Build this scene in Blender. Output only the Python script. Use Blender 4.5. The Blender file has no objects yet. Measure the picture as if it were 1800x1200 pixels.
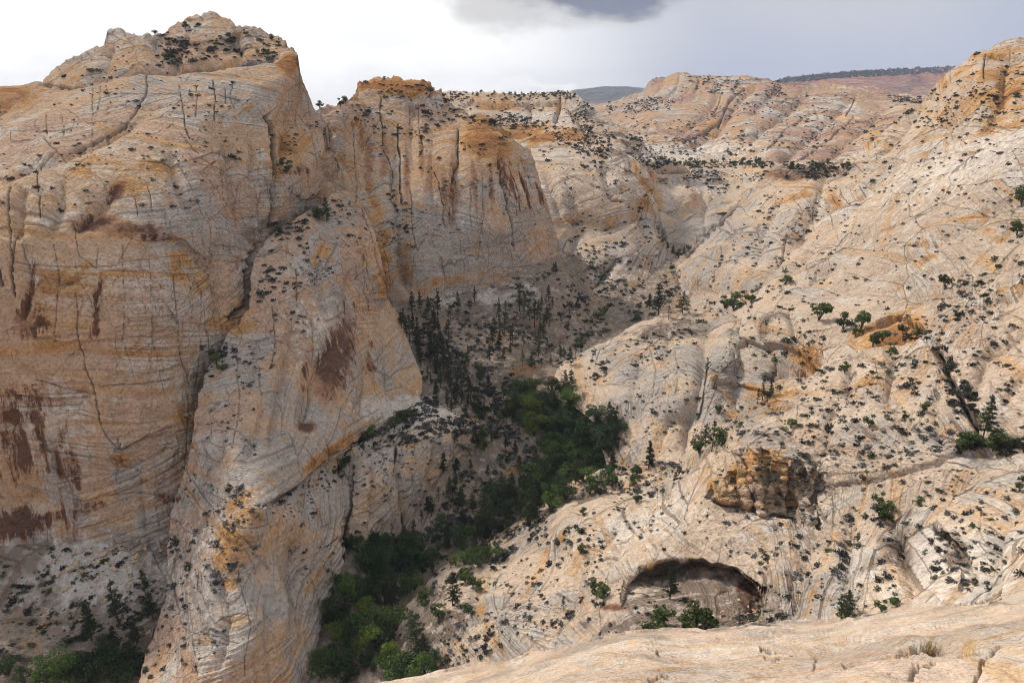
import bpy, math, random
import numpy as np
from mathutils import Vector
random.seed(7); RNG = np.random.default_rng(11)
R = math.radians
SC = bpy.context.scene; COL = SC.collection
# ---------------------------------------------------------------- camera
F = 1300.0; PITCH = R(18.3)
CP, SP = math.cos(PITCH), math.sin(PITCH)
cam = bpy.data.cameras.new('camera'); camo = bpy.data.objects.new('camera', cam); COL.objects.link(camo)
cam.sensor_width = 36; cam.lens = 36*F/1800; cam.clip_start = 0.1; cam.clip_end = 60000
cam.dof.use_dof = True; cam.dof.focus_distance = 260; cam.dof.aperture_fstop = 3.2
camo.location = (0, 0, 0); camo.rotation_euler = (R(90)-PITCH, 0, 0); SC.camera = camo
SC.render.resolution_x = 1024; SC.render.resolution_y = 682

def coef(py):
    v = (600-np.asarray(py, float))/F
    return (v*CP-SP)/(CP+v*SP)
def unproj(px, py, Y):
    px = np.asarray(px, float); py = np.asarray(py, float)
    u = (px-900)/F; v = (600-py)/F; dy = CP+v*SP
    return np.stack([u/dy*Y, Y+0*u, (v*CP-SP)/dy*Y], -1)
def proj(P):
    x, y, z = P[..., 0], P[..., 1], P[..., 2]
    d = y*CP-z*SP; up = y*SP+z*CP
    return 900+F*x/d, 600-F*up/d, d

# ---------------------------------------------------------------- noise
def _h(ix, iy, iz, seed):
    h = (ix*np.uint32(374761393)) ^ (iy*np.uint32(668265263)) ^ (iz*np.uint32(2147483647 & 0x9E3779B1)) ^ np.uint32(seed*2654435761 & 0xffffffff)
    h = (h ^ (h >> np.uint32(13)))*np.uint32(1274126177)
    h = (h ^ (h >> np.uint32(16)))*np.uint32(2246822519)
    return ((h ^ (h >> np.uint32(15))) & np.uint32(0xffff)).astype(np.float32)/32767.5-1
def vnoise(P, seed=0):
    P = P.astype(np.float32); fl = np.floor(P); f = P-fl; i = fl.astype(np.int64).astype(np.uint32)
    f = f*f*f*(f*(f*6-15)+10)
    o = np.uint32(1)
    x, y, z = i[..., 0], i[..., 1], i[..., 2]
    def lerp(a, b, t): return a+(b-a)*t
    r = []
    for dz in (0, 1):
        zz = z+o*np.uint32(dz)
        a = lerp(_h(x, y, zz, seed), _h(x+o, y, zz, seed), f[..., 0])
        b = lerp(_h(x, y+o, zz, seed), _h(x+o, y+o, zz, seed), f[..., 0])
        r.append(lerp(a, b, f[..., 1]))
    return lerp(r[0], r[1], f[..., 2])
ROT = np.array([[0.8, 0.5, -0.33], [-0.57, 0.79, -0.2], [0.16, 0.35, 0.92]], np.float32)
def fbm(P, scale, oct=4, gain=0.5, seed=0, aniso=(1, 1, 1)):
    Q = P*(np.array(aniso, np.float32)/scale); out = 0; a = 1; n = 0
    for k in range(oct):
        out = out+a*vnoise(Q+k*17.3, seed+k); n += a; a *= gain; Q = (Q@ROT)*2.03
    return out/n
def fbm_straight(P, scale, oct, gain, seed, aniso):
    Q = P*(np.array(aniso, np.float32)/scale); out = 0; a = 1; n = 0
    for k in range(oct):
        out = out+a*vnoise(Q+k*17.3, seed+k); n += a; a *= gain; Q = Q*2.07
    return out/n
def sstep(a, b, x):
    t = np.clip((x-a)/(b-a), 0, 1); return t*t*(3-2*t)

def cellvec(P):
    """random vector of the nearest scattered cell point"""
    f = np.floor(P); best = np.full(P.shape[:-1], 9e9, np.float32); out = np.zeros(P.shape, np.float32)
    for i in (-1, 0, 1):
        for j in (-1, 0, 1):
            for l in (-1, 0, 1):
                c = (f+np.array([i, j, l])).astype(np.int64).astype(np.uint32); x, y, z = c[..., 0], c[..., 1], c[..., 2]
                h = [_h(x, y, z, 200+q) for q in range(3)]
                d = sum((f[..., q]+(i, j, l)[q]+.5+.45*h[q]-P[..., q])**2 for q in range(3))
                m = d < best; best[m] = d[m]
                for q in range(3): out[..., q][m] = _h(x[m], y[m], z[m], 300+q)
    return out
# ---------------------------------------------------------------- thin plate
def tps(c, v, q):
    c = np.array(c, float)/500; q = q/500; n = len(c)
    def U(r2): return 0.5*r2*np.log(r2+1e-12)
    K = U(((c[:, None]-c[None])**2).sum(-1))+np.eye(n)*2e-3
    A = np.zeros((n+3, n+3)); A[:n, :n] = K; A[:n, n] = 1; A[:n, n+1:] = c; A[n, :n] = 1; A[n+1:, :n] = c.T
    s = np.linalg.solve(A, np.concatenate([v, np.zeros(3)]))
    out = s[n]+q@s[n+1:]
    for k in range(n):
        out = out+s[k]*U(((q-c[k])**2).sum(-1))
    return out
def resample(pl, t, byx=False):
    pl = np.array(pl, float)
    if byx:
        x = pl[0, 0]+(pl[-1, 0]-pl[0, 0])*t
        return np.stack([x, np.interp(x, pl[:, 0], pl[:, 1])], -1)
    d = np.r_[0, np.cumsum(np.hypot(*np.diff(pl, axis=0).T))]; d /= d[-1]
    return np.stack([np.interp(t, d, pl[:, 0]), np.interp(t, d, pl[:, 1])], -1)

# ------------------------------------------------ hand mapped features of the rock (own colour, joints, some painted shade)
# joints: image polylines projected onto the rock; (points, width px, depth m, darkness)
J = [
 ([(40,430),(46,470),(44,560)],2,1,.5),([(95,430),(100,520),(96,600)],1.8,1,.5),([(215,430),(222,520),(218,600)],1.6,.8,.45),([(265,450),(270,560),(266,650)],1.6,.8,.45),([(355,500),(362,600),(350,690)],2,1.2,.6),([(390,300),(398,380),(405,450)],2,1.2,.55),([(420,330),(425,420),(420,500)],2,1.2,.55),([(455,260),(460,340),(455,400)],2,1.2,.6),([(510,330),(512,360)],1.8,1,.5),([(545,190),(548,240),(556,300)],2,1.2,.5),
 ([(620,215),(625,290),(632,350)],2,1.4,.6),([(735,180),(738,215)],2,1.4,.6),([(845,300),(850,370),(848,440)],1.8,1.2,.55),([(720,330),(724,400),(735,440)],2,1.4,.55),
 ([(415,620),(420,700),(412,780)],1.6,.9,.45),([(545,560),(550,640)],1.8,1,.45),([(625,560),(620,640),(628,700)],1.8,1,.5),([(670,600),(676,680)],1.6,.9,.45),([(580,860),(585,930)],1.8,1,.5),([(500,900),(495,960)],1.6,.9,.45),
 ([(1140,600),(1150,650),(1145,700)],2,1.4,.6),([(1180,570),(1190,620),(1186,690)],2,1.4,.6),([(1290,610),(1296,650)],2,1.4,.5),([(1060,640),(1100,655),(1150,650),(1230,665)],1.6,1,.5),([(1150,700),(1200,690),(1250,700)],1.6,1,.5),
 # left dome and wall
 ([(470,203),(476,230),(480,262),(485,300),(482,340),(480,375),(476,398)],6,5,1),
 ([(452,425),(440,450),(437,480),(436,510),(430,535),(415,560)],6,5,1),
 ([(165,152),(162,185),(163,215)],2.4,1.5,.9),([(180,150),(175,180),(172,195)],2,1,.8),
 ([(258,120),(260,150),(256,172),(240,192),(222,212),(200,225),(178,238),(150,250),(120,262)],3,2.2,1),
 ([(313,150),(318,180),(322,210),(335,240)],2.2,1.4,.8),([(374,140),(377,175),(378,210)],2.2,1.4,.8),([(345,150),(342,200)],1.8,1,.6),
 ([(395,152),(398,180)],1.8,1,.6),([(410,140),(405,170),(412,190)],1.6,1,.6),
 ([(68,280),(67,330),(68,380)],2.4,1.4,.9),([(20,330),(15,370),(17,430),(22,475)],3,2,.9),([(85,200),(80,235)],2,1.2,.7),
 ([(110,205),(107,240)],2,1.2,.8),([(235,345),(240,375)],1.6,1,.6),([(258,325),(266,370)],1.8,1,.7),
 ([(130,515),(136,560),(138,600),(150,650),(163,690),(175,750),(205,790),(210,780)],2.2,1.2,.7),
 ([(308,485),(315,560),(322,620),(338,660),(340,680)],2.4,1.2,.8),([(335,480),(344,560)],1.6,.8,.6),
 ([(205,770),(206,785),(213,790),(270,760),(305,750)],2.2,1.2,.7),([(0,330),(30,310),(70,280),(100,262)],1.8,1,.5),
 ([(260,238),(300,215),(335,250),(372,290)],1.6,.9,.5),([(300,180),(270,190),(215,185),(190,200)],1.6,.9,.5),
 ([(170,200),(160,240),(155,275),(130,300)],1.6,.9,.5),([(400,240),(385,280),(360,300)],1.6,.9,.5),
 ([(240,620),(290,590),(315,585)],1.6,.8,.6),([(60,670),(130,690),(160,693)],2,1,.6),([(170,680),(240,675),(305,668)],2,1.2,.6),
 ([(330,850),(333,700)],3,1.5,.8),([(275,890),(282,930)],2,.8,.5),([(150,880),(190,870),(230,866),(290,870)],2,1,.5),
 ([(70,150),(150,143),(200,136),(240,122),(290,118),(340,112),(400,108),(480,100)],4,2,.75),
 ([(290,365),(293,400)],1.6,.8,.5),([(330,345),(332,385)],1.6,.8,.5),([(135,400),(140,450),(170,470),(175,440)],1.8,.8,.5),
 ([(25,415),(20,470),(25,520)],3.5,2,.9),([(0,470),(6,500)],6,2,.9),
 ([(255,415),(300,412),(325,420),(345,440),(365,455),(370,475)],2.2,1.4,.6),([(365,455),(366,475)],2,1,.5),
 ([(575,215),(580,250),(592,280),(600,300)],2.2,1.6,.7),([(555,230),(560,260)],1.6,1,.5),
 # second cliff
 ([(672,175),(673,220),(671,260),(690,290),(688,330)],2.6,2,.9),([(700,215),(702,260),(703,310),(706,360)],3.2,2.6,1),
 ([(719,170),(722,215)],2,1.4,.7),([(757,290),(770,320),(778,360),(782,400)],2,1.2,.7),([(806,225),(803,280),(795,300),(792,320)],3.4,2.6,.9),
 ([(875,283),(885,310),(893,345),(898,380),(900,440)],4,2.4,1),([(913,300),(925,335),(933,360),(938,375)],3.2,1.8,.8),([(943,320),(953,350),(960,360)],2.4,1.4,.8),
 ([(825,320),(826,380),(830,420)],1.6,1,.5),([(685,290),(686,340),(700,370)],2,1.4,.7),([(740,225),(744,260),(735,275)],2.2,1.4,.7),
 ([(866,450),(868,500)],1.6,.8,.5),([(640,360),(655,420),(668,480),(690,540)],2,1.4,.6),
 # fin
 ([(480,540),(484,600),(478,640)],1.8,1,.6),([(520,470),(524,540)],2,1,.7),([(590,610),(560,640),(555,700),(545,735)],2,1.4,.6),
 ([(470,885),(530,850),(590,800),(640,772)],4,2.4,.6),([(605,810),(612,880),(606,960),(600,990)],3.5,2.4,.8),([(540,780),(560,810)],1.6,1,.4),
 ([(540,960),(525,990),(512,1030)],3,1.6,.7),([(600,940),(575,960)],2.5,1.2,.7),([(455,640),(462,700)],1.4,.8,.4),([(500,700),(505,760)],1.4,.8,.4),
 ([(696,775),(700,820),(708,880),(712,960)],4.5,3,.95),([(797,758),(798,800),(797,838)],3.5,2,.8),([(612,815),(614,880),(606,960)],5,3,.9),
 ([(400,920),(440,960),(470,1000)],1.4,.8,.4),([(350,1110),(420,1130)],1.4,.8,.4),([(420,1000),(440,1100),(430,1190)],1.4,.8,.4),
 # back mesa, mid dome
 ([(1160,400),(1172,432),(1184,448),(1205,446),(1240,415),(1292,364)],6,5,.75),  # first entry up to here: slot shade put into the joint colour
 ([(985,170),(982,195),(975,215)],1.8,2,.7),([(1085,450),(1065,470),(1048,500)],2.6,2.4,.8),([(1072,352),(1090,356)],5,3,1),([(1000,165),(990,190)],1.5,2,.6),
 ([(955,330),(1000,315),(1040,300),(1080,295)],1.8,1.5,.5),([(1000,360),(1080,340),(1130,330)],1.6,1.5,.5),([(1135,330),(1150,380),(1160,420)],2,2,.6),
 # far domes
 ([(1308,155),(1280,180),(1262,215),(1240,228),(1200,245)],3.2,8,.9),([(1270,165),(1255,200),(1215,225)],3,8,.7),
 ([(1402,168),(1360,190),(1330,180)],2,5,.6),([(1502,170),(1495,185),(1485,203)],3,7,.8),([(1610,200),(1596,222),(1580,240)],2.6,4,.9),
 ([(1432,195),(1400,215),(1350,262)],2.4,6,.5),([(1500,205),(1440,260),(1395,285)],2.4,6,.5),([(1580,240),(1540,275),(1528,300)],3,5,.8),
 ([(1120,225),(1200,217),(1240,215)],2,5,.5),([(1100,150),(1150,180),(1220,178)],2,5,.4),([(1190,150),(1170,175)],1.6,4,.4),([(1215,150),(1200,178)],1.6,4,.4),
 # right slope
 ([(1385,410),(1368,450),(1340,480),(1310,500)],2.6,2.4,.7),([(1375,345),(1350,400)],1.4,1.2,.4),([(1440,330),(1425,370),(1430,400)],1.8,1.4,.5),
 ([(1800,290),(1740,315),(1690,345),(1600,380),(1540,400)],2.2,1.4,.6),([(1730,95),(1730,115),(1728,140)],3.2,2,.9),([(1775,88),(1773,110)],2,1.4,.7),
 ([(1800,125),(1750,150),(1700,190)],2,1.4,.6),([(1800,360),(1740,380),(1690,410)],2.4,1.4,.7),([(1330,620),(1318,640)],5,3,.9),
 ([(1640,605),(1650,630),(1668,660),(1685,690),(1700,715),(1715,745)],10,6,.9),([(1240,640),(1238,690),(1230,730)],3.4,2,.7),
 ([(1380,520),(1350,560),(1325,600)],2,1.6,.5),([(1440,600),(1438,640),(1410,655)],3,2,.6),([(1240,560),(1260,540),(1330,520)],1.8,1.2,.4),
 ([(1780,410),(1740,440),(1700,470)],2.4,1.4,.4),([(1690,560),(1720,530),(1800,560)],2,1.2,.4),([(1800,480),(1740,500),(1700,530)],1.8,1,.4),
 # near slopes
 ([(1100,960),(1020,990),(1008,1030),(1000,1060),(985,1100),(978,1130)],2.6,1.4,.6),([(1430,800),(1432,850),(1428,895),(1420,915)],3,1.6,.5),
 ([(1395,910),(1385,1000),(1370,1090)],2.2,1.2,.4),([(1640,930),(1660,940),(1690,970),(1705,1010),(1700,1030)],6,3,.6),
 ([(1255,785),(1300,800),(1330,850),(1330,880)],3,1.8,.6),([(1600,800),(1700,780),(1760,785)],2,1.2,.5),([(1560,1000),(1500,1005)],2,1,.3),
 ([(1730,900),(1720,940),(1730,950)],2,1,.4),([(1690,1070),(1730,1060),(1760,1040)],5,2,.5),([(1450,860),(1500,840),(1560,830)],1.6,1,.3),
 # foreground
 ([(1340,1142),(1380,1150),(1430,1148)],5,.22,.45),([(1345,1155),(1360,1165),(1375,1160)],4,.15,.3),([(1420,1150),(1432,1158),(1430,1180)],4,.12,.6),
 ([(1480,1168),(1560,1160),(1620,1140),(1655,1140)],6,.22,.35),([(1590,1185),(1605,1170),(1640,1160)],5,.15,.35),([(1180,1196),(1165,1190),(1140,1200)],5,.15,.8),
 ([(1150,1130),(1180,1122)],4,.1,.35),([(1000,1175),(1080,1160),(1190,1148)],3,.08,.35),([(870,1190),(930,1178)],4,.08,.2),([(1700,1180),(1760,1140),(1800,1130)],5,.14,.2),
]

# folds and gullies without a colour of their own: (points, half width px, depth m); scarps: (points, drop m, fade px), the rock right-hand below the line lies back
FO = [([(1130,512),(1240,500),(1320,495),(1400,420),(1480,330),(1530,262)],13,6.0),([(1600,205),(1560,290),(1480,380),(1440,420),(1380,490)],9,3.5),([(1660,300),(1580,385),(1480,450),(1420,500)],13,3.0),([(1800,215),(1700,262),(1600,300)],16,3.0),([(1800,335),(1700,400),(1560,470),(1450,520)],12,3.0),
 ([(1700,130),(1690,180),(1660,230)],12,5.0),([(1770,110),(1760,180),(1720,230)],10,5.0),([(1460,290),(1440,350),(1400,420)],9,4.0),([(1370,340),(1350,400),(1320,470)],9,3.5),([(1290,400),(1270,450),(1250,490)],9,3.5),
 ([(1240,560),(1235,640),(1225,700),(1210,790)],12,5.0),([(1320,560),(1330,640),(1300,720)],14,6.0),([(1130,600),(1110,680),(1120,760)],12,3.5),([(1180,560),(1170,640)],9,2.5),([(1080,620),(1040,680)],9,2.0),([(1300,650),(1350,638),(1400,636),(1440,612)],20,9.0),([(1230,725),(1180,740),(1150,800)],10,3.0),([(1280,520),(1250,560),(1200,590)],9,3.0),([(1390,540),(1400,600)],9,4.0),
 ([(255,200),(180,245),(60,290),(0,320)],9,4.0),([(80,160),(180,130),(290,118),(400,108),(490,100)],7,5.0),([(330,60),(300,115)],8,4.0),([(265,66),(280,112)],8,5.0),([(415,55),(425,95)],7,4.0),([(200,80),(180,125)],8,4.0),([(400,250),(410,330),(430,420)],9,4.0),([(440,240),(450,320)],7,3.5),([(522,190),(502,260),(495,330)],10,5.0),([(577,215),(582,330)],9,6.0),([(300,260),(320,340),(360,400)],12,3.0),([(120,300),(110,360),(80,420)],12,3.0),([(40,330),(30,420)],8,3.0),([(200,330),(150,390),(135,400)],10,4.0),([(380,430),(385,500),(400,570)],10,4.0),
 ([(20,640),(110,690),(160,690)],14,2.5),([(60,860),(30,920)],24,4.0),([(170,500),(170,570)],8,2.0),([(45,450),(45,560)],9,2.5),
 ([(690,230),(690,330),(700,420)],9,3.0),([(760,240),(757,320),(770,420)],8,2.5),([(806,220),(800,330),(790,420)],9,3.0),([(650,200),(640,280),(655,360)],10,3.5),([(880,280),(900,380)],7,2.5),([(610,200),(612,300),(650,400)],9,2.5),([(920,290),(945,400),(950,470)],8,2.0),([(840,240),(850,330),(845,440)],8,2.0),([(725,200),(725,300)],7,2.5),([(740,430),(820,445),(900,430)],16,1.5),([(720,180),(730,200)],8,5.0),([(700,430),(720,510)],9,6.0),
 ([(592,600),(555,680),(540,745)],18,5.0),([(470,700),(440,800)],12,3.0),([(520,560),(500,680),(480,780)],11,4.0),([(430,920),(480,1000),(500,1100)],16,-3.0),([(535,950),(515,1045)],12,4.0),([(560,450),(575,560)],9,3.0),([(640,400),(655,480),(680,560)],8,4.0),([(620,480),(610,560)],8,3.0),([(650,640),(640,740)],9,3.0),([(400,720),(380,800),(345,850)],9,2.5),([(380,1000),(400,1080),(380,1180)],12,2.5),([(470,1040),(480,1190)],10,2.5),([(560,830),(550,900)],8,2.5),([(450,600),(440,680)],9,2.5),
 ([(705,780),(715,950)],7,3.5),([(650,800),(655,940)],7,2.5),([(770,760),(760,860)],7,3.0),([(680,745),(690,775)],6,2.0),
 ([(1000,330),(1020,400),(1000,450)],9,7.0),([(1085,450),(1048,500)],7,8.0),([(1120,330),(1140,420)],7,7.0),([(1060,290),(1075,350)],8,6.0),([(960,300),(985,380)],8,6.0),([(1000,380),(1060,395),(1120,390)],7,5.0),
 ([(870,190),(900,215),(950,225)],7,4.0),([(985,170),(975,215)],4,9.0),([(860,215),(930,250)],7,3.5),([(1000,180),(1030,230),(1060,255)],6,8.0),([(820,180),(830,215)],5,3.5),([(930,175),(935,210)],5,4.0),
 ([(1330,150),(1290,185),(1260,230),(1200,255)],7,15.0),([(1272,158),(1240,200),(1200,228)],6,13.0),([(1420,165),(1380,200),(1320,240),(1270,270)],7,12.0),([(1500,172),(1450,215),(1400,262),(1370,285)],7,11.0),([(1560,190),(1500,240),(1440,285)],7,9.0),([(1612,190),(1560,250),(1520,290)],6,8.0),([(1140,170),(1180,178),(1240,174)],4,11.0),([(1060,205),(1130,222),(1200,214)],6,11.0),([(1380,150),(1350,172),(1320,200)],5,10.0),([(1165,140),(1150,165)],3,7.0),([(1195,132),(1185,165)],3,7.0),([(1230,136),(1222,168)],3,7.0),([(1265,140),(1258,165)],3,7.0),([(1300,138),(1290,165)],3,7.0),([(1110,240),(1180,250),(1260,262),(1350,268)],5,8.0),
 ([(1160,300),(1240,305),(1340,300)],5,8.0),([(1180,340),(1190,420)],9,3.0),([(1235,330),(1240,400)],8,3.0),
 ([(1100,900),(1010,990),(985,1090)],13,3.0),([(1000,870),(1060,850),(1130,840),(1220,812)],12,3.5),([(1180,860),(1100,930),(1060,1000)],10,2.0),([(1430,800),(1430,920),(1400,1000),(1380,1090)],13,3.0),([(1470,700),(1440,790),(1438,850)],11,2.5),([(1500,900),(1480,1000),(1500,1080)],12,2.5),([(1560,880),(1580,960),(1600,1040)],13,2.5),([(1720,830),(1640,870),(1560,900)],10,2.0),([(1340,700),(1400,760),(1500,800),(1600,790)],8,1.8),([(1800,860),(1745,940),(1725,1020)],12,2.5),([(900,960),(840,1030),(800,1080)],12,3.0),([(1000,960),(920,1040),(860,1120)],12,2.0),([(1580,620),(1560,700),(1600,770)],10,2.5),([(1500,640),(1490,700)],9,2.0),([(1650,640),(1640,720),(1660,790)],9,2.0),([(1360,940),(1280,960),(1200,950)],9,-1.5),([(760,1020),(720,1090)],9,3.0),([(1300,1090),(1330,1040),(1350,980)],8,2.0),
 ([(1285,790),(1290,850),(1300,885)],5,2.5),([(1350,800),(1345,860),(1355,905)],5,3.0),([(1395,820),(1392,900)],4,2.5),
 ([(1620,640),(1700,560),(1800,500)],12,3.0),([(1700,700),(1730,620),(1800,570)],10,3.0),([(1600,560),(1680,520),(1760,460)],9,2.5),([(1540,590),(1600,590),(1640,570)],9,3.5),([(1800,650),(1760,700)],9,2.0)]
SCARP = [([(800,775),(850,800),(905,850)],3.5,16),([(745,620),(810,680),(880,750)],4,18),([(760,530),(840,560),(920,560),(1000,600)],4,18),([(800,880),(850,880),(900,905)],3,14),([(900,600),(960,610),(1010,580)],3,14),([(640,700),(700,735)],0,10),([(1540,560),(1570,555),(1610,560),(1630,580)],5,30),([(240,412),(300,408),(345,438),(372,480)],3,40),([(205,790),(250,770),(305,752)],2,25),([(420,960),(370,1000)],0,10),
 ([(780,172),(900,180),(1005,174)],9,9),([(632,162),(700,166),(758,164)],-5,8),([(1440,850),(1560,832),(1700,792),(1760,790)],1.8,20),([(1285,588),(1330,592),(1400,602),(1440,640)],5,34),([(1110,640),(1150,632),(1235,650)],1.5,16),([(1245,660),(1300,672),(1340,664)],3,16),([(470,888),(600,798),(735,722)],4,26),
 ([(0,690),(100,700),(160,694)],1.5,30),([(0,580),(120,600),(240,590),(310,570)],1.2,30),([(1240,905),(1320,905),(1420,920)],-1,10),([(740,525),(860,492),(1000,470)],0,10),([(1370,300),(1430,292),(1490,296)],6,16),([(1150,312),(1240,316),(1340,312)],7,14),([(0,1090),(60,1085),(140,1095)],2,16),([(0,1150),(80,1155)],3,14),([(860,215),(900,245)],0,8),([(1730,92),(1800,100)],5,14)]
# colour regions (px,py,rx,ry,angle,weight) : o orange iron stain, v dark varnish and painted shade in gorge and cave, g weathered grey and painted shade on low dome, gorge and cave, w bleached white, s soil and rubble, with painted shade in the cave
BL = dict(
 o=[(1500,720,200,80,0,.38),(1080,340,100,60,0,.4),(1700,330,120,20,-30,.4),(1600,470,90,14,-25,.45),(1500,420,90,14,-30,.4),(1760,610,50,60,0,.3),(1400,700,90,40,-20,.55),(1560,680,120,50,0,.35),(507,112,24,20,0,1.8),(180,300,200,70,-10,.5),(120,560,190,130,0,.62),(345,480,60,45,20,.65),(512,255,42,60,0,1),(230,320,120,35,-20,.5),
    (700,153,80,16,0,2.2),(855,250,60,40,30,1.5),(945,238,70,14,10,1.5),(740,240,170,50,5,.55),(1050,310,90,30,10,.5),(1500,700,230,95,0,.3),(625,250,30,120,0,.65),(668,430,16,150,-8,.8),(960,232,110,18,10,1.1),(1140,335,26,50,-15,.9),
    (1395,320,75,40,-10,.75),(1730,160,110,80,-25,.95),(1570,580,75,28,-20,1.5),(1330,845,120,62,12,.8),(1420,760,120,40,10,.35),(1215,1000,118,14,4,.9),(1470,690,190,75,-10,.5),(395,950,85,45,-10,.45),
    (440,560,70,22,-15,.95),(330,930,35,25,0,.6),(430,900,40,25,20,.5),(60,1095,90,14,3,.9),(1750,480,110,60,-30,.4),(250,800,120,14,-8,.6),(300,735,70,25,0,.8),(245,85,30,20,30,.6),
    (430,75,60,20,10,.45),(1330,560,60,50,20,.35),(1430,600,50,45,10,.6),(1190,225,90,20,-20,.5),(900,178,100,12,0,.9),(1260,210,60,25,-30,.6),(1650,205,80,30,-20,.6),
    (800,490,110,10,-8,.6),(1240,125,30,20,0,.2),(1040,860,120,30,-20,.3),(590,790,70,12,-35,.9),(20,170,60,30,0,1.2),(1150,600,100,14,-15,.4),(990,955,70,35,-20,.3),(640,180,20,20,0,.5),(1500,345,200,60,-20,.25),(1650,400,150,60,-20,.25),(715,470,18,70,0,.5),(1560,230,60,30,-20,.4),(1150,290,90,10,0,.3),(1050,380,90,70,0,.35)],
 v=[(20,178,70,24,0,.5),(715,300,7,60,0,.75),(740,270,6,50,0,.7),(780,340,8,60,-4,.7),(832,330,6,60,-5,.7),(862,330,6,50,-5,.75),(905,330,6,50,-12,.8),(650,280,9,70,0,.6),(1230,350,60,14,0,.35),(540,640,10,60,5,.6),(655,640,8,60,-8,.55),(1085,1062,45,9,0,.85),(1180,1085,60,8,0,.5),(203,335,22,14,-50,1),(165,388,42,18,-5,.95),(240,405,70,16,5,.8),(172,535,9,55,8,1.25),(48,520,9,60,10,1.1),(45,570,40,28,0,.7),(40,700,80,26,0,.65),(30,790,60,60,0,.7),  # varnish stains; the gorge wall entry paints gorge darkness
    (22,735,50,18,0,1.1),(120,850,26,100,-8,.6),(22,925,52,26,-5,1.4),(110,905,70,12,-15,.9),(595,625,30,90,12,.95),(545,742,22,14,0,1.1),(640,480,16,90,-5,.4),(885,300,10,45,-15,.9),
    (795,330,10,70,0,.75),(675,270,10,70,0,.6),(760,300,24,50,0,.55),(925,335,7,40,-18,1.1),(952,345,6,25,-18,.9),(1390,302,70,12,-5,.85),(1310,1040,20,30,0,1.1),(1215,1045,95,30,0,.42),  # last entry: cave rust that also paints the hollow darker
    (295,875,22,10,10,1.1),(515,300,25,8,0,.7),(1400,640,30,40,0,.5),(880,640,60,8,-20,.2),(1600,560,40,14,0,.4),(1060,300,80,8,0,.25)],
 g=[(1130,680,110,90,0,.5),(1230,400,130,40,0,.9),(560,720,90,160,0,.6),(1160,700,120,90,-20,1.0),(1250,640,100,90,0,.85),(1120,760,60,60,0,.6),(1300,560,60,40,0,.5),(1500,760,150,70,0,.7),(1400,1000,90,70,0,.4),(900,1060,120,60,-20,.4),(1215,1045,100,45,0,1.2),(380,400,90,90,0,.5),(820,440,190,110,0,.75),(520,800,120,260,0,.7),(640,560,90,170,0,.55),(230,880,180,70,0,.4),(1080,720,160,90,0,.3),(700,850,110,90,0,.9),(200,1020,220,90,0,.9),  # low dome, gorge and cave entries put shade into the grey
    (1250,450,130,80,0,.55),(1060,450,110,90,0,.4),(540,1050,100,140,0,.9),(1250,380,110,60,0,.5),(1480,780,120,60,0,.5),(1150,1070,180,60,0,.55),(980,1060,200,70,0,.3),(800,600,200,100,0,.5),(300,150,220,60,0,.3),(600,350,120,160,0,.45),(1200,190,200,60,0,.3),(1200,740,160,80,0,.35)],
 s=[(1215,1052,100,42,0,1.1),(1180,1092,130,22,0,.7),(1575,970,30,40,0,.35),(1680,975,16,40,0,.5),(760,1070,50,45,0,.8),(1030,872,80,20,-15,.7),(1330,1070,35,30,0,.6),(1130,565,80,22,0,.7),(700,1140,40,30,0,.9),(1410,745,90,40,0,.3),(1540,900,60,20,0,.4),(500,395,60,20,-20,.6),(1440,295,60,12,0,.6),(370,85,110,26,0,.35),(1090,250,80,22,30,.5),(1330,560,70,12,-20,.4),(810,990,60,20,0,.7)],  # cave entries: rubble plus shade painted into the floor colour
 w=[(150,1010,170,60,0,.9),(370,940,60,55,0,.5),(1700,280,200,60,-20,.6),(1300,470,60,30,0,.2),(1680,1010,160,70,0,.5),(1150,920,120,40,-20,.45),(950,330,90,18,0,.5),(1200,265,150,20,-5,.7),(560,580,60,60,0,.5),(870,520,110,16,-5,.9),(720,720,90,25,0,.9),(360,1080,50,50,0,.2),(230,930,130,25,0,.3),(960,210,60,25,0,.6),(1100,320,120,30,20,.5),(1030,430,0,0,0,0) if 0 else (1130,480,80,30,0,.4)],
)
def blobmask(px, py, P, kind, layer):
    m = np.zeros(px.shape, np.float32)
    n = None
    for (cx, cy, rx, ry, a, w) in BL[kind]:
        if layer == 'foreground': break
        sel = (np.abs(px-cx) < (rx+ry)*2.2) & (np.abs(py-cy) < (rx+ry)*2.2)
        if not sel.any(): continue
        ca, sa = math.cos(R(a)), math.sin(R(a)); dx = px[sel]-cx; dy = py[sel]-cy
        q = ((dx*ca+dy*sa)/rx)**2+((-dx*sa+dy*ca)/ry)**2
        m[sel] = np.maximum(m[sel], w*np.exp(-0.9*q**1.5) if kind in 'ov' else w*np.exp(-0.7*q))
    return m

# ---------------------------------------------------------------- rock layers
LAYERS = []
ALLP = []; ALLN = []; ALLL = []; ALLX = []
def new_mesh(name, V, Fc, mats, smooth=True):
    me = bpy.data.meshes.new(name); V = np.ascontiguousarray(V, np.float32); Fc = np.ascontiguousarray(Fc, np.int32)
    k = Fc.shape[1]
    me.vertices.add(len(V)); me.vertices.foreach_set('co', V.ravel())
    me.loops.add(Fc.size); me.loops.foreach_set('vertex_index', Fc.ravel())
    me.polygons.add(len(Fc)); me.polygons.foreach_set('loop_start', np.arange(0, Fc.size, k, dtype=np.int32))
    me.polygons.foreach_set('loop_total', np.full(len(Fc), k, np.int32))
    for m in mats: me.materials.append(m)
    me.update(calc_edges=True); 
    if smooth: me.polygons.foreach_set('use_smooth', np.ones(len(Fc), bool))
    return me
def mshelter(a, b): return np.clip(1-a*9, 0, 1)*.6+np.clip(1-b*7, 0, 1)*.6
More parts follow.
